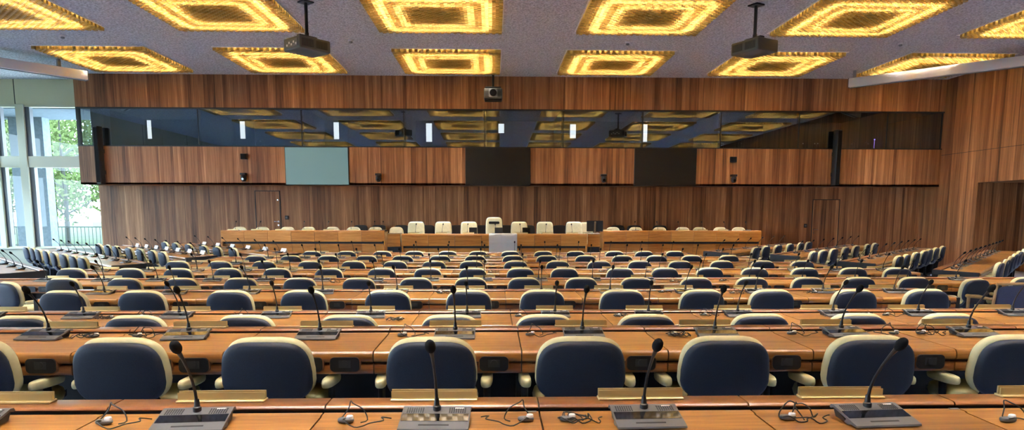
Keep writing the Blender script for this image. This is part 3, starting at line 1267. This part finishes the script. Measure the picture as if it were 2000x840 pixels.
def place_holder(x, y, z, rz, label, group):
    if first_h[0]:
        first_h[0] = False
        holder0.location = (x, y, z)
        holder0.rotation_euler = (0, 0, rz)
        tag(holder0, label, 'name plate holder', group)
        return
    dup(holder0, (x, y, z), rz, label, group)


# seat lines from holders: (key, px of one holder, py, first index, last index)
seat_ref = {'A': (848, 775, -2, 3), 'B': (888, 632, -3, 4), 'C': (908.6, 606, -5, 6), 'D': (917.5, 564, -5, 6),
            'E': (947, 541, -8, 9), 'F': (930, 524, -8, 9), 'G': (938, 509, -7, 8), 'H': (947, 499, -6, 7), 'I': (941, 491, -5, 6)}
mic_x = {}
desk_extra = {'A': (2, 2), 'B': (2, 2), 'C': (2, 2), 'D': (0, 0), 'E': (2, 2), 'H': (1, 0)}
for key, yl, fz, wd in ROWS:
    px, py, i0, i1 = seat_ref[key]
    x0 = at_y(px, py, yl + .08).x
    e0, e1 = desk_extra.get(key, (0, 0))
    offs = [x0 + SEG * k for k in range(i0 - e0, i1 + 1 + e1)]
    lab = '%s long cherry wood desk row crossing the hall' % wd
    make_desk(lab, (0, yl, fz), 0, offs, 'straight desk rows', sockets=yl < 13, ends=(key != 'F', True))
    mic_x[key] = []
    n = i1 - i0 + 1
    for k in range(n):
        x = x0 + SEG * (i0 + k)
        where = '%s on the %s straight desk row' % (nth(k + 1, n), wd)
        mic_x[key].append(x + rnd.uniform(-.025, .025))
        place_mic(mic_x[key][-1], yl - .150 + rnd.uniform(-.012, .012), fz + .7605, R(rnd.uniform(-7, 7)), 'black gooseneck microphone unit, ' + where, 'microphones on the straight rows')
        place_holder(x + rnd.uniform(-.012, .012), yl + .080, fz + .782, R(rnd.uniform(-.6, .6)), 'flat brass name plate holder, ' + where, 'name plate holders')

# ------------------------------------------------------------------ wing rows at 45 degrees
WING = [
    ('left', 'desk row nearest the left picture edge', (6, 512), (40, 522), 3, -1, 1),
    ('left', 'second desk row of the left wing', (111, 487), (232, 510), 8, 0, 0),
    ('left', 'third desk row of the left wing', (258, 481), (355, 497), 7, 0, 0),
    ('left', 'left wing desk row nearest the podium', (404, 477), (499, 493), 6, 0, 0),
    ('right', 'right wing desk row nearest the podium', (1429, 489), (1517, 476.5), 6, 0, 0),
    ('right', 'second right wing desk row from the podium', (1564, 492), (1655, 477), 7, 0, 0),
    ('right', 'third right wing desk row from the podium', (1690, 506), (1792, 485), 8, 0, 0),
    ('right', 'desk row nearest the right picture edge', (1865, 521), (1956, 489), 10, 0, 0)]
WCH = [
    ('left', 'left wing chair row by the window', [(62, 483), (73, 484.2), (87, 486.2), (101, 489), (115, 492.5), (131, 496), (147, 499.5), (163, 503)]),
    ('left', 'middle chair row of the left wing', [(208, 476), (226, 478), (244, 480), (264, 483.5), (283, 486), (300, 489), (318, 492)]),
    ('left', 'left wing chair row nearest the podium', [(345, 472), (361, 474), (385, 476.5), (404, 479.5), (427, 482), (450, 485)]),
    ('right', 'right wing chair row nearest the podium', [(1475, 483), (1495, 481), (1516, 478.5), (1534, 476), (1553, 474), (1571, 472.5)]),
    ('right', 'second right wing chair row from the podium', [(1604, 492), (1623, 489.5), (1642, 486.5), (1659, 483), (1675, 480), (1691, 477), (1703, 475)]),
    ('right', 'third right wing chair row from the podium', [(1750, 500), (1765, 497), (1782, 493), (1798, 489.5), (1811, 487), (1826, 484), (1843, 481)]),
    ('right', 'right wing chair row at the picture edge', [(1942, 513), (1956, 507), (1969, 501), (1982, 496), (1994, 491), (2006, 487)])]
WPAIR = {'left wing chair row by the window': 'second desk row of the left wing', 'middle chair row of the left wing': 'third desk row of the left wing',
         'left wing chair row nearest the podium': 'left wing desk row nearest the podium', 'right wing chair row nearest the podium': 'right wing desk row nearest the podium',
         'second right wing chair row from the podium': 'second right wing desk row from the podium', 'third right wing chair row from the podium': 'third right wing desk row from the podium',
         'right wing chair row at the picture edge': 'desk row nearest the right picture edge'}
WCN, WCU = {}, {}
for side, wd, pts in WCH:
    ang = R(-47) if side == 'left' else R(48)
    vax = Vector((-math.sin(ang), math.cos(ang), 0))
    uax = Vector((math.cos(ang), math.sin(ang), 0))
    WCN[WPAIR[wd]] = sum(at_z(x, y, .85).dot(vax) for x, y in pts) / len(pts)
    us = [at_z(x, y, .85).dot(uax) for x, y in pts]
    order = range(len(us) - 2, -1, -1) if side == 'left' else range(1, len(us))
    for k in order:                       # keep the chairs a chair's width apart
        if side == 'left':
            us[k] = min(us[k], us[k + 1] - .70)
        else:
            us[k] = max(us[k], us[k - 1] + .70)
    WCU[WPAIR[wd]] = us
WF = {}
for side, wd, p0, p1, n, e0, e1 in WING:
    a, b = at_z(*p0, .80), at_z(*p1, .80)
    dv = Vector((b.x - a.x, b.y - a.y, 0))
    if side == 'left':
        ang = R(-47)
    else:
        ang = R(48)
    L = dv.length
    uax = Vector((math.cos(ang), math.sin(ang), 0))
    vax = Vector((-math.sin(ang), math.cos(ang), 0))
    mid = (a + b) / 2
    mid.z = 0
    span = (b - a).dot(uax)
    sp_ = span / (n - 1)
    cav = WCN.get(wd)
    ln = mid.dot(vax) + .15
    if cav is not None:
        ln = (ln + cav + .72) / 2
    WF[wd] = ln
    mid = mid + vax * (ln - .15 - mid.dot(vax))
    org = mid + vax * .15
    offs = [(-span / 2 + sp_ * k) for k in range(n)]
    lo_, hi_ = -span / 2 - .38, span / 2 + .38
    if wd in WCU:
        mu = mid.dot(uax)
        lo_, hi_ = min(lo_, WCU[wd][0] - mu - .36), max(hi_, WCU[wd][-1] - mu + .36)
    if side == 'left' and e0:
        lo_ -= 1.5
    nseg = max(1, math.ceil((hi_ - lo_) / SEG - .08))
    doffs = [(lo_ + hi_) / 2 + (-(nseg - 1) / 2 + k) * SEG for k in range(nseg)]
    make_desk('angled cherry wood desk, ' + wd, (org.x, org.y, 0), ang, doffs, 'angled wing desks', sockets=False)
    for k, u in enumerate(offs):
        q = mid + uax * u
        lab = 'small black microphone, %s along the %s' % (nth(k + 1, n), wd)
        place_mic(q.x, q.y, .7605, ang + R(rnd.uniform(-8, 8)), lab, 'microphones on the wing desks')
        if side == 'left' and n in (7, 6):
            c_ = thing('name_card', 'folded white name card, %s on the %s' % (nth(k + 1, n), wd), 'card', tuple(q + vax * .16 + Vector((0, 0, .782))), ang, 'white name cards')
            s = MB()
            s.prism([(-.035, 0), (0, .09), (.035, 0), (.032, 0), (0, .084), (-.032, 0)], -.13, .13)
            s.build('card', M['paper'], c_, 0)
for side, wd, pts in WCH:
    ang = R(-47) if side == 'left' else R(48)
    vax = Vector((-math.sin(ang), math.cos(ang), 0))
    uax = Vector((math.cos(ang), math.sin(ang), 0))
    nav = WF[WPAIR[wd]] - .76
    us = WCU[WPAIR[wd]]
    ps = [uax * u + vax * (nav + rnd.uniform(-.02, .01)) for u in us]
    for k, p in enumerate(ps):
        place_chair(p.x, p.y, ang + R(rnd.uniform(-2.5, 2.5)), 0, 'cream navy-backed chair, %s in the %s' % (nth(k + 1, len(ps)), wd), 'chairs in the wings')

# ------------------------------------------------------------------ podium
PZ = .40
pf = MB()
pf.poly([(-8.15, 20.22), (-3.12, 20.22), (-3.12, 18.56), (3.12, 18.56), (3.12, 20.22), (8.2, 20.22), (8.2, YW), (-8.15, YW)], 0, PZ)
struct(pf.build('floor_podium', M['carpet'], smooth=0), 'raised carpeted podium floor', 'floor')


def dais_desk(label, x0, x1, yfr, ztop, n, zbase):
    o = thing('podium_desk', label, 'desk', ((x0 + x1) / 2, yfr, zbase), 0, 'podium desks')
    w = (x1 - x0)
    ps = w / n
    ht = ztop - zbase
    s = MB()
    s.box(-w / 2, w / 2, .0, .10, ht - .03, ht, .004, 1)
    s.box(-w / 2, w / 2, .10, .66, ht - .06, ht - .03)
    s.build('desk_top', M['dais'], o, 0)
    for k in range(n):
        xa = -w / 2 + ps * k + .004
        s = MB()
        s.box(xa, xa + ps - .008, -.02, .015, ht - .335, ht - .03, .004, 1)
        s.build('upper_panel', M['dais'], o, 0)
        s = MB()
        s.box(xa, xa + ps - .008, .05, .075, .0, ht - .40)
        s.build('lower_panel', M['dais'], o, 0)
    s = MB()
    s.box(-w / 2 + .01, w / 2 - .01, .07, .10, .0, ht - .04)
    s.build('backing', M['charcoal'], o, 0)
    for sx in (-1, 1):
        s = MB()
        s.box(sx * (w / 2 - .02) - .02, sx * (w / 2 - .02) + .02, .0, .62, 0, ht - .03)
        s.build('side_panel', M['dais'], o, 0)
    return o


xl0, xl1 = at_y(431, 455, 20.1).x, at_y(751, 455, 20.1).x
xr0, xr1 = at_y(1178, 455, 20.1).x, at_y(1487, 455, 20.1).x
xc0, xc1 = at_y(784, 460, 18.45).x, at_y(1147, 460, 18.45).x
dais_desk('long cherry wood podium desk at the left side', xl0, xl1, 20.1, 1.205, 7, .0)
dais_desk('long cherry wood podium desk at the right side', xr0, xr1, 20.1, 1.205, 7, .0)
dais_desk('central cherry wood podium desk under the white cloth', xc0, xc1, 18.45, 1.155, 7, .0)

# white cloth over the centre of the podium desk
xa, xb = at_y(955, 470, 18.4).x, at_y(1010, 470, 18.4).x
s = MB()
nx, nz = 24, 26
rows_ = []
pathc = [(18.57, 1.165), (18.52, 1.165), (18.46, 1.165), (18.415, 1.15), (18.405, 1.10)] + [(18.40 - .002 * k, 1.10 - .03 * k) for k in range(1, 17)]
for (y_, z_) in pathc:
    row = []
    for i in range(nx + 1):
        t = i / nx
        cr = .010 * math.exp(-((t - .5) / .03) ** 2) + .012 * math.exp(-((z_ - .93) / .012) ** 2) + .004 * math.sin(9 * t + 7 * z_)
        if z_ > 1.14:
            row.append(s.bm.verts.new((xa + (xb - xa) * t, y_, z_ + .3 * cr)))
        else:
            row.append(s.bm.verts.new((xa + (xb - xa) * t, y_ - cr, z_)))
    rows_.append(row)
for A, B in zip(rows_, rows_[1:]):
    for i in range(nx):
        s.bm.faces.new((A[i], A[i + 1], B[i + 1], B[i]))
solid = bmesh.ops.solidify(s.bm, geom=s.bm.faces[:], thickness=.004)
tag(s.build('tablecloth', M['cloth'], None, 60), 'white creased cloth with fold lines draped over the podium desk centre', 'cloth')

# side stands of the podium
for i, (pa, pb, y0, lab) in enumerate(((755, 783, 18.5, 'small wooden side stand left of the central podium desk'), (1147, 1173, 18.5, 'small wooden side stand carrying the monitor, right of the central podium desk'))):
    a, b = at_y(pa, 460, y0).x, at_y(pb, 460, y0).x
    o = thing('side_stand', lab, 'stand', ((a + b) / 2, y0, PZ if False else 0), 0, 'podium side stands')
    w_ = (b - a) / 2 - .008
    s = MB()
    s.box(-w_, w_, -.02, .45, 1.14, 1.165, .004, 1)
    s.build('stand_top', M['oak'], o, 0)
    s = MB()
    s.box(-w_ + .01, w_ - .01, 0, .02, .80, 1.09)
    s.build('front_panel', M['dais'], o, 0)
    s = MB()
    s.box(-w_ + .01, w_ - .01, .01, .03, 1.09, 1.14)
    s.build('top_rail', M['dais'], o, 0)
    for sx in (-1, 1):
        for yy_ in (.03, .40):
            s = MB()
            s.box(sx * (w_ - .02) - .012, sx * (w_ - .02) + .012, yy_ - .012, yy_ + .012, 0, 1.14)
            s.build('leg', M['chrome' if i else 'black'], o, 0)
    s = MB()
    s.box(-w_ + .02, w_ - .02, .05, .35, .42, .78)
    s.build('equipment_box', M['charcoal'], o, 0)
o = thing('monitor', 'large dark monitor seen from behind with silver stand, on the side stand', 'monitor', (at_y(1162, 440, 18.75).x, 18.75, 1.165), 0)
s = MB()
s.rrect(0, .20, .46, .30, .012, 0, .035, 3)
s.build('panel', M['charcoal'], o)
s = MB()
s.box(-.025, .025, -.03, .0, 0, .33)
s.build('stand_post', M['chrome'], o, 0)
s = MB()
s.box(-.11, .11, -.08, .06, 0, .012, .004, 1)
s.build('stand_foot', M['greylight'], o)

# executive chairs facing the hall
def make_exec(name, label, x, y, z, rz, high, black=False):
    o = thing(name, label, 'chair', (x, y, z), rz)
    cm = M['black'] if black else M['cream2']
    top = 1.20 if high else 1.07
    hh = (top - .50) / 2
    s = MB()
    s.pad(.25, hh, .10, 6, .25, lambda t: 1 - .05 * max(0, t), 36)
    s.xf(Matrix.Translation((0, .02, .50 + hh)) @ Matrix.Rotation(R(5), 4, 'X'))
    s.build('backrest', cm, o, 60)
    s = MB()
    s.pad(.262, hh + .012, .04, 6, .25, lambda t: 1 - .05 * max(0, t), 36)
    s.xf(Matrix.Translation((0, -.05, .50 + hh)) @ Matrix.Rotation(R(5), 4, 'X'))
    s.build('back_shell', M['black'], o, 60)
    if high:
        s = MB()
        s.rrect(0, top - .16, .32, .075, .03, .055, .085, 4)
        s.build('headrest_slot', M['black'], o, label='black slot across the headrest')
    else:
        s = MB()
        s.tube([(-.17, .085, .80), (-.08, .082, .775), (.08, .082, .775), (.17, .085, .80)], .008, 6)
        s.build('lumbar_seam', M['cream'], o)
    s = MB()
    s.pad(.26, .25, .11, 5, 0, None, 32)
    s.xf(Matrix.Translation((0, .30, .46)) @ Matrix.Rotation(R(90), 4, 'X'))
    s.build('seat', cm, o, 60)
    for sx in (-1, 1):
        s = MB()
        s.pad(.035, .13, .04, 3, 0, None, 20)
        s.xf(Matrix.Translation((sx * .30, .24, .66)) @ Matrix.Rotation(R(90), 4, 'X'))
        a_ = s.build('armrest', cm, o, 60)
        s = MB()
        s.tube([(sx * .2, .24, .43), (sx * .29, .24, .44), (sx * .30, .24, .64)], .018, 8)
        s.build('arm_support', M['black'], a_, 60)
    s = MB()
    s.lathe([(.05, .41), (.03, .36), (.03, .1)], 12, (0, .28, 0))
    s.build('column', M['black'], o)
    s = MB()
    for k in range(5):
        a = 2 * math.pi * k / 5
        s.tube([(0, .28, .1), (.28 * math.cos(a), .28 + .28 * math.sin(a), .05)], [.03, .018], 6)
        s.lathe([(.025, -.012), (.025, .012)], 8, (.28 * math.cos(a), .28 + .28 * math.sin(a), .026), 'y')
    s.build('star_base', M['black'], o, 50)
    register(o)
    return o


exec_px = [813, 866, 916, 965, 1014, 1064, 1121]
ex0 = None
YEX = 20.0
for i, px in enumerate(exec_px):
    x = at_y(px, 440, YEX).x
    lab = 'tall cream leather armchair behind the central podium desk, %s' % nth(i + 1, 7)
    if i == 3:
        make_exec('executive_chair', 'tallest cream leather armchair with a black headrest slot, behind the white cloth', x, YEX, PZ, R(180), True)
    elif ex0 is None:
        ex0 = make_exec('executive_chair', lab, x, YEX, PZ, R(180), False)
        ex0['group'] = 'armchairs behind the central podium desk'
    else:
        dup(ex0, (x, YEX, PZ), R(180), lab, 'armchairs behind the central podium desk')
dup(ex0, (at_y(1143, 440, 20.9).x, 20.95, PZ - .03), R(170), 'cream armchair half hidden behind the monitor on the side stand', 'armchairs behind the central podium desk')
# low cream chairs behind the side desks: conference chairs facing the hall
lx = make_chair('podium_chair', 'x', M['cream2'], M['cream2'], hh=.17, top=.885, arms=False)
used = False
for side, lst in (('left', (470, 514, 563, 604, 651, 692, 734, 775)), ('right', (1195, 1239, 1287, 1332, 1365, 1405, 1441))):
    for i, px in enumerate(lst):
        x = at_y(px, 447, 21.35).x
        if side == 'right' and i in (0, 1):
            x += .02
        lab = 'low cream chair behind the %s podium desk, %s' % (side, nth(i + 1, len(lst)))
        if not used:
            used = True
            lx.location = (x, 21.35, PZ)
            lx.rotation_euler = (0, 0, R(180))
            tag(lx, lab, 'chair', 'low chairs on the podium')
        else:
            dup(lx, (x, 21.35, PZ), R(180 + rnd.uniform(-4, 4)), lab, 'low chairs on the podium')
# black visitors' chairs along the wall
bx = thing('visitor_chair', 'x', 'chair')
s = MB()
s.pad(.24, .20, .045, 4, .3, None, 36)
s.xf(Matrix.Translation((0, -.02, .735)) @ Matrix.Rotation(R(8), 4, 'X'))
s.build('backrest', M['black'], bx, 60)
s = MB()
s.pad(.24, .22, .06, 5, 0, None, 30)
s.xf(Matrix.Translation((0, .26, .46)) @ Matrix.Rotation(R(90), 4, 'X'))
s.build('seat', M['black'], bx, 60)
for sx in (-1, 1):
    for ya, yb in ((.02, -.02), (.46, .48)):
        s = MB()
        s.tube([(sx * .22, ya, .44), (sx * .235, yb, 0)], .012, 8)
        s.build('leg', M['charcoal'], bx)
    s = MB()
    s.tube([(sx * .2, -.02, .43), (sx * .21, -.05, .62), (sx * .2, -.045, .72)], .012, 8)
    s.build('back_post', M['charcoal'], bx)
register(bx)
bl = [704, 740, 784, 835, 893, 941, 989, 1031, 1093, 1206, 1239, 1289]
for i, px in enumerate(bl):
    x = at_y(px, 445, 22.2).x
    lab = 'black visitor chair against the lower wall behind the podium, %s' % nth(i + 1, len(bl))
    if i == 0:
        bx.location = (x, 22.2, PZ)
        bx.rotation_euler = (0, 0, R(180))
        tag(bx, lab, 'chair', 'visitor chairs along the wall')
    else:
        dup(bx, (x, 22.2, PZ), R(180), lab, 'visitor chairs along the wall')
# laptops on the central desk
for i, px in enumerate((924, 974, 1028)):
    o = thing('laptop', 'small black screen on the central podium desk, %s' % nth(i + 1, 3), 'laptop', (at_y(px, 450, 18.65).x, 18.65, 1.126), 0, 'screens on the podium desk')
    s = MB()
    s.box(-.11, .11, -.004, .006, .01, .20, .003, 1)
    s.build('lid', M['gloss' if i == 2 else 'charcoal'], o)
    s = MB()
    s.box(-.11, .11, 0, .09, 0, .012)
    s.build('keyboard_base', M['black'], o, 0)
# podium microphones, facing away (users sit behind)
pm = []
for i, px in enumerate((812, 864, 913, 968, 1017, 1066, 1117)):
    pm.append((at_y(px, 450, 18.85).x, 18.85, 1.1255, 'slim microphone on the central podium desk, %s' % nth(i + 1, 7)))
for i, px in enumerate((460, 506, 594, 640, 686, 731, 778 - 30)):
    pm.append((at_y(px, 447, 20.5).x, 20.5, 1.1755, 'slim microphone on the left podium desk, %s' % nth(i + 1, 7)))
for i, px in enumerate((1241, 1284, 1326, 1372, 1416, 1458)):
    pm.append((at_y(px, 447, 20.5).x, 20.5, 1.1755, 'slim microphone on the right podium desk, %s' % nth(i + 1, 6)))
for x, y_, z_, lab in pm:
    place_mic(x, y_, z_, R(180 + rnd.uniform(-12, 12)), lab, 'microphones on the podium')
hp_ = []
for nm, lst, y_, z_ in (('left', (455, 501, 548, 600, 642, 690, 732), 20.16, 1.205), ('right', (1185, 1285, 1335, 1372, 1412), 20.16, 1.205)):
    for i, px in enumerate(lst):
        place_holder(at_y(px, 449, y_).x, y_ - .0, z_, 0, 'flat brass name plate holder on the %s podium desk edge, %s' % (nm, nth(i + 1, len(lst))), 'name plate holders')
for i, px in enumerate((808, 862, 915, 1020, 1070, 1118)):
    place_holder(at_y(px, 455, 18.51).x, 18.51, 1.155, 0, 'flat brass name plate holder on the central podium desk edge, %s' % nth(i + 1, 6), 'name plate holders')

# ------------------------------------------------------------------ earpieces and wires on the desks
def wire_mesh(seed, loops, size, reach):
    r_ = random.Random(seed)
    pts = []
    n = 14 * loops
    for k in range(n + 1):
        a = 2 * math.pi * k / 14 + r_.uniform(-.2, .2)
        rr = size * (.55 + .45 * r_.random())
        cx = reach * (k / n) * .5
        pts.append(Vector((cx + rr * math.cos(a), rr * .75 * math.sin(a) - .01, .004 + .004 * (k % 5) + (size * .55 * max(0, math.sin(a)) if k % 14 in (2, 3, 4, 5) and loops < 3 else 0))))
    pts.append(Vector((reach, .02, .006)))
    # smooth
    sm = []
    for i in range(len(pts) - 1):
        p0, p1, p2, p3 = pts[max(i - 1, 0)], pts[i], pts[i + 1], pts[min(i + 2, len(pts) - 1)]
        for q in range(3):
            t = q / 3
            sm.append(.5 * ((2 * p1) + (p2 - p0) * t + (2 * p0 - 5 * p1 + 4 * p2 - p3) * t * t + (3 * p1 - p0 - 3 * p2 + p3) * t ** 3))
    w = MB()
    w.tube(sm, .0019, 5)
    return w.mesh('wire', M['wire'], 80)


wires = [wire_mesh(3, 2, .05, .12), wire_mesh(5, 3, .045, .10), wire_mesh(9, 1, .06, .13), wire_mesh(12, 4, .04, .09)]
ep = MB()
ep.pad(.028, .016, .014, 2.4, 0, None, 18, zc=0)
ep.xf(Matrix.Translation((0, 0, .009)) @ Matrix.Rotation(R(90), 4, 'X'))
me_ep = ep.mesh('ear_hook', M['grey'], 60)
er = MB()
er.pad(.012, .010, .018, 2.2, 0, None, 14)
er.xf(Matrix.Translation((.014, 0, .016)) @ Matrix.Rotation(R(90), 4, 'X'))
me_er = er.mesh('ear_bud', M['white'], 60)
earp = [('A', 305, 818, 2, 1), ('A', 1130, 815, 1, 1), ('A', 1560, 818, 0, 1), ('A', 760, 812, 2, 1), ('A', 925, 812, 2, -1), ('A', 1975, 822, 2, 1),
        ('B', 8, 655, 1, -1), ('B', 308, 655, 0, 1), ('B', 822, 650, 2, 1), ('B', 1095, 647, 2, 1), ('B', 1330, 655, 3, 1), ('B', 1566, 650, 2, 1), ('B', 1822, 650, 0, 1), ('B', 1722, 650, 2, -1),
        ('C', 190, 622, 3, -1), ('C', 305, 620, 0, 1), ('C', 500, 618, 2, 1), ('C', 752, 625, 3, -1), ('C', 1028, 618, 2, 1), ('C', 1205, 618, 1, 1), ('C', 1400, 616, 0, 1), ('C', 1655, 616, 3, -1), ('C', 1755, 616, 2, 1),
        ('D', 165, 580, 1, 1), ('D', 870, 573, 0, 1), ('D', 1305, 571, 1, 1), ('D', 1435, 573, 0, 1), ('D', 1590, 572, 1, -1),
        ('E', 410, 551, 1, 1), ('E', 650, 552, 0, 1), ('E', 745, 553, 1, 1), ('E', 1312, 550, 0, 1), ('E', 1408, 549, 1, 1),
        ('F', 785, 534, 1, 1), ('F', 957, 535, 0, 1), ('F', 1265, 532, 1, 1), ('F', 1160, 531, 1, 1),
        ('G', 958, 518, 1, 1), ('G', 760, 520, 1, 1)]
REACH = (.12, .10, .13, .09)
yrow = {k: (y_, fz, wd) for k, y_, fz, wd in ROWS}
cnt = {}
tot = {}
for e in earp:
    tot[e[0]] = tot.get(e[0], 0) + 1
earp.sort(key=lambda e: (e[0], e[1]))
for key, px, py, v, sx in earp:
    yl, fz, wd = yrow[key]
    cnt[key] = cnt.get(key, 0) + 1
    q = at_z(px, py, fz + .764)
    y_ = min(max(q.y, yl - .46), yl - .12)
    near = min(mic_x[key], key=lambda mx: abs(mx - sx * (.13 + 1.3 * REACH[v]) - q.x))
    if abs(near - q.x) < .42:                       # the wire ends at the side of its microphone unit
        q.x = near - sx * (.137 + 1.28 * REACH[v])
    o = thing('earpiece', 'black earpiece with tangled wire, %s on the %s desk row' % (nth(cnt[key], tot[key]), wd), 'earpiece', (q.x, y_, fz + .7615), R(rnd.uniform(-5, 5)), 'earpieces on the desks')
    put('wire', wires[v], o, scale=(1.25 * sx, 1.25, 1.25))
    put('ear_hook', me_ep, o)
    put('ear_bud', me_er, o)

# small number plates on the nearest desk (asset tags at the seams)
for i, (px, py) in enumerate(((1038, 804), (1868, 800))):
    q = at_z(px, py, T2 + .765)
    o = tag(MB().box(-.018, .018, -.006, .006, 0, .0015).build('asset_tag', M['greylight'], None, 0), 'tiny grey tag on the nearest desk beside a seam, %s' % ('left one', 'right one')[i], 'tag', 'desk tags')
    o.location = (q.x, 2.31 - .02, T2 + .764)

# ------------------------------------------------------------------ wooden armchair at the right edge
q = at_y(1990, 560, 7.9)
o = thing('wooden_chair', 'wooden framed armchair with blue upholstery at the right picture edge', 'chair', (q.x, 7.95, 0), R(-6))
s = MB()
s.pad(.24, .22, .05, 5, .1, None, 30)
s.xf(Matrix.Translation((0, -.02, .62)) @ Matrix.Rotation(R(8), 4, 'X'))
s.build('back_pad', M['bluefab'], o, 60)
for sx in (-1, 1):
    s = MB()
    s.tube([(sx * .27, 0, 0), (sx * .27, -.01, .45), (sx * .255, -.06, .86)], [.02, .02, .016], 8)
    s.build('back_post', M['oak'], o, 60)
    s = MB()
    s.tube([(sx * .27, .48, 0), (sx * .27, .46, .64)], .02, 8)
    s.build('front_leg', M['oak'], o, 60)
    s = MB()
    s.tube([(sx * .27, -.03, .66), (sx * .275, .25, .665), (sx * .27, .5, .645)], [.018, .026, .024], 8)
    s.build('armrest', M['oak'], o, 60)
s = MB()
s.tube([(-.255, -.06, .86), (0, -.085, .865), (.255, -.06, .86)], .018, 8)
s.build('top_rail', M['oak'], o, 60)
s = MB()
s.pad(.25, .24, .08, 5, 0, None, 30)
s.xf(Matrix.Translation((0, .24, .44)) @ Matrix.Rotation(R(90), 4, 'X'))
s.build('seat', M['bluefab'], o, 60)

# ------------------------------------------------------------------ outside the left windows
g = MB()
g.box(-140, XL - .4, -60, 160, -.6, -.3)
struct(g.build('ground', M['ground'], smooth=0), 'pale sunlit ground outside the left windows', 'ground')
s = MB()
s.box(-30, XL - .05, 22.95, 25.6, 5.12, 5.5)
s.box(-21, XW - .40, -10, 22.9, 5.12, 5.5)
struct(s.build('canopy_slab', M['concrete'], smooth=0), 'pale concrete canopy outside above the tall windows', 'canopy')
for i, (x0, x1) in enumerate(((-16.60, -16.16), (-17.36, -16.95), (-18.6, -18.2))):
    s = MB()
    s.box(x0, x1, 24.9, 25.3, -.3, 5.13)
    struct(s.build('pillar_outside_%d' % (i + 1), M['concrete'], smooth=0), 'pale bluish concrete pillar outside the tall windows, %s' % ('nearest the front wall', 'middle one', 'farthest from the front wall')[i], 'pillar')
o = thing('railing', 'grey vertical bar railing outside the tall windows', 'railing', (-25.5, 32, -.3))
for z_ in (.50, 1.34):
    s = MB()
    s.box(-.1, 12.0, -.025, .025, z_, z_ + .05)
    s.build('rail', M['steel'], o, 0)
for k in range(68):
    if k == 0:
        s = MB()
        s.tube([(0, 0, .0), (0, 0, 1.36)], .016, 6)
        me_bar = s.mesh('bar', M['steel'])
    put('bar', me_bar, o, loc=(.175 * k, 0, 0))


def tree(label, x, y_, h, rad, lm, n, seed):
    r_ = random.Random(seed)
    o = thing('tree', label, 'tree', (x, y_, -.32))
    s = MB()
    s.tube([(0, 0, 0), (.05, 0, h * .3), (-.05, .1, h * .55), (0, 0, h * .8)], [.13, .11, .08, .03], 8)
    for k in range(9):
        a = r_.uniform(0, 6.28)
        z0 = h * r_.uniform(.22, .6)
        s.tube([(0, 0, z0), (rad * .35 * math.cos(a), rad * .35 * math.sin(a), z0 + h * .06), (rad * .8 * math.cos(a), rad * .8 * math.sin(a), z0 + h * .17)], [.05, .035, .012], 5)
    s.build('trunk', M['bark'], o)
    f = MB()
    for k in range(n):
        while True:
            p = Vector((r_.uniform(-1, 1), r_.uniform(-1, 1), r_.uniform(-1, 1)))
            if .25 < p.length < 1:
                break
        p = Vector((p.x * rad, p.y * rad, h * .58 + p.z * h * .42))
        d = Vector((r_.uniform(-1, 1), r_.uniform(-1, 1), r_.uniform(-1, 1))).normalized()
        e = d.orthogonal().normalized()
        c = .10 + .08 * r_.random()
        f.add([p + d * c, p + e * c * .5, p - d * c, p - e * c * .5], [(0, 1, 2, 3)])
    f.build('foliage', lm, o, 0)
    return o


tree('slender branching tree just behind the outside railing', -22.2, 35.5, 8.5, 2.6, M['leaf2'], 1100, 1)
tree('leafy green tree behind the slender tree, toward the front wall', -26.0, 54, 11, 4.2, M['leaf'], 5200, 2)
tree('leafy tree seen through the middle of the wide window', -29.5, 45, 9.5, 4.0, M['leaf2'], 7500, 3)
tree('pale leafy tree seen through the narrow window', -31, 37.5, 9, 3.0, M['leaf2'], 3600, 4)
tree('tall pale tree far behind the railing outside', -36.5, 57, 14, 5.4, M['leaf'], 6000, 5)
tree('broad tree far outside behind the narrow window', -45, 64, 13, 6, M['leaf2'], 5000, 6)

# ------------------------------------------------------------------ light
w = bpy.data.worlds.new('sky')
scene.world = w
w.use_nodes = True
bg = w.node_tree.nodes['Background']
bg.inputs[0].default_value = (.62, .83, 1.0, 1)
bg.inputs[1].default_value = 15

scene.view_settings.view_transform = 'Standard'
scene.view_settings.look = 'None'
scene.view_settings.gamma = 1
scene.view_settings.use_curve_mapping = False
scene.view_settings.exposure = 0.22
scene.cycles.max_bounces = 7
scene.cycles.diffuse_bounces = 4
scene.cycles.glossy_bounces = 4
scene.cycles.transparent_max_bounces = 12
scene.cycles.caustics_reflective = False
scene.cycles.caustics_refractive = False
scene.cycles.sample_clamp_indirect = 25
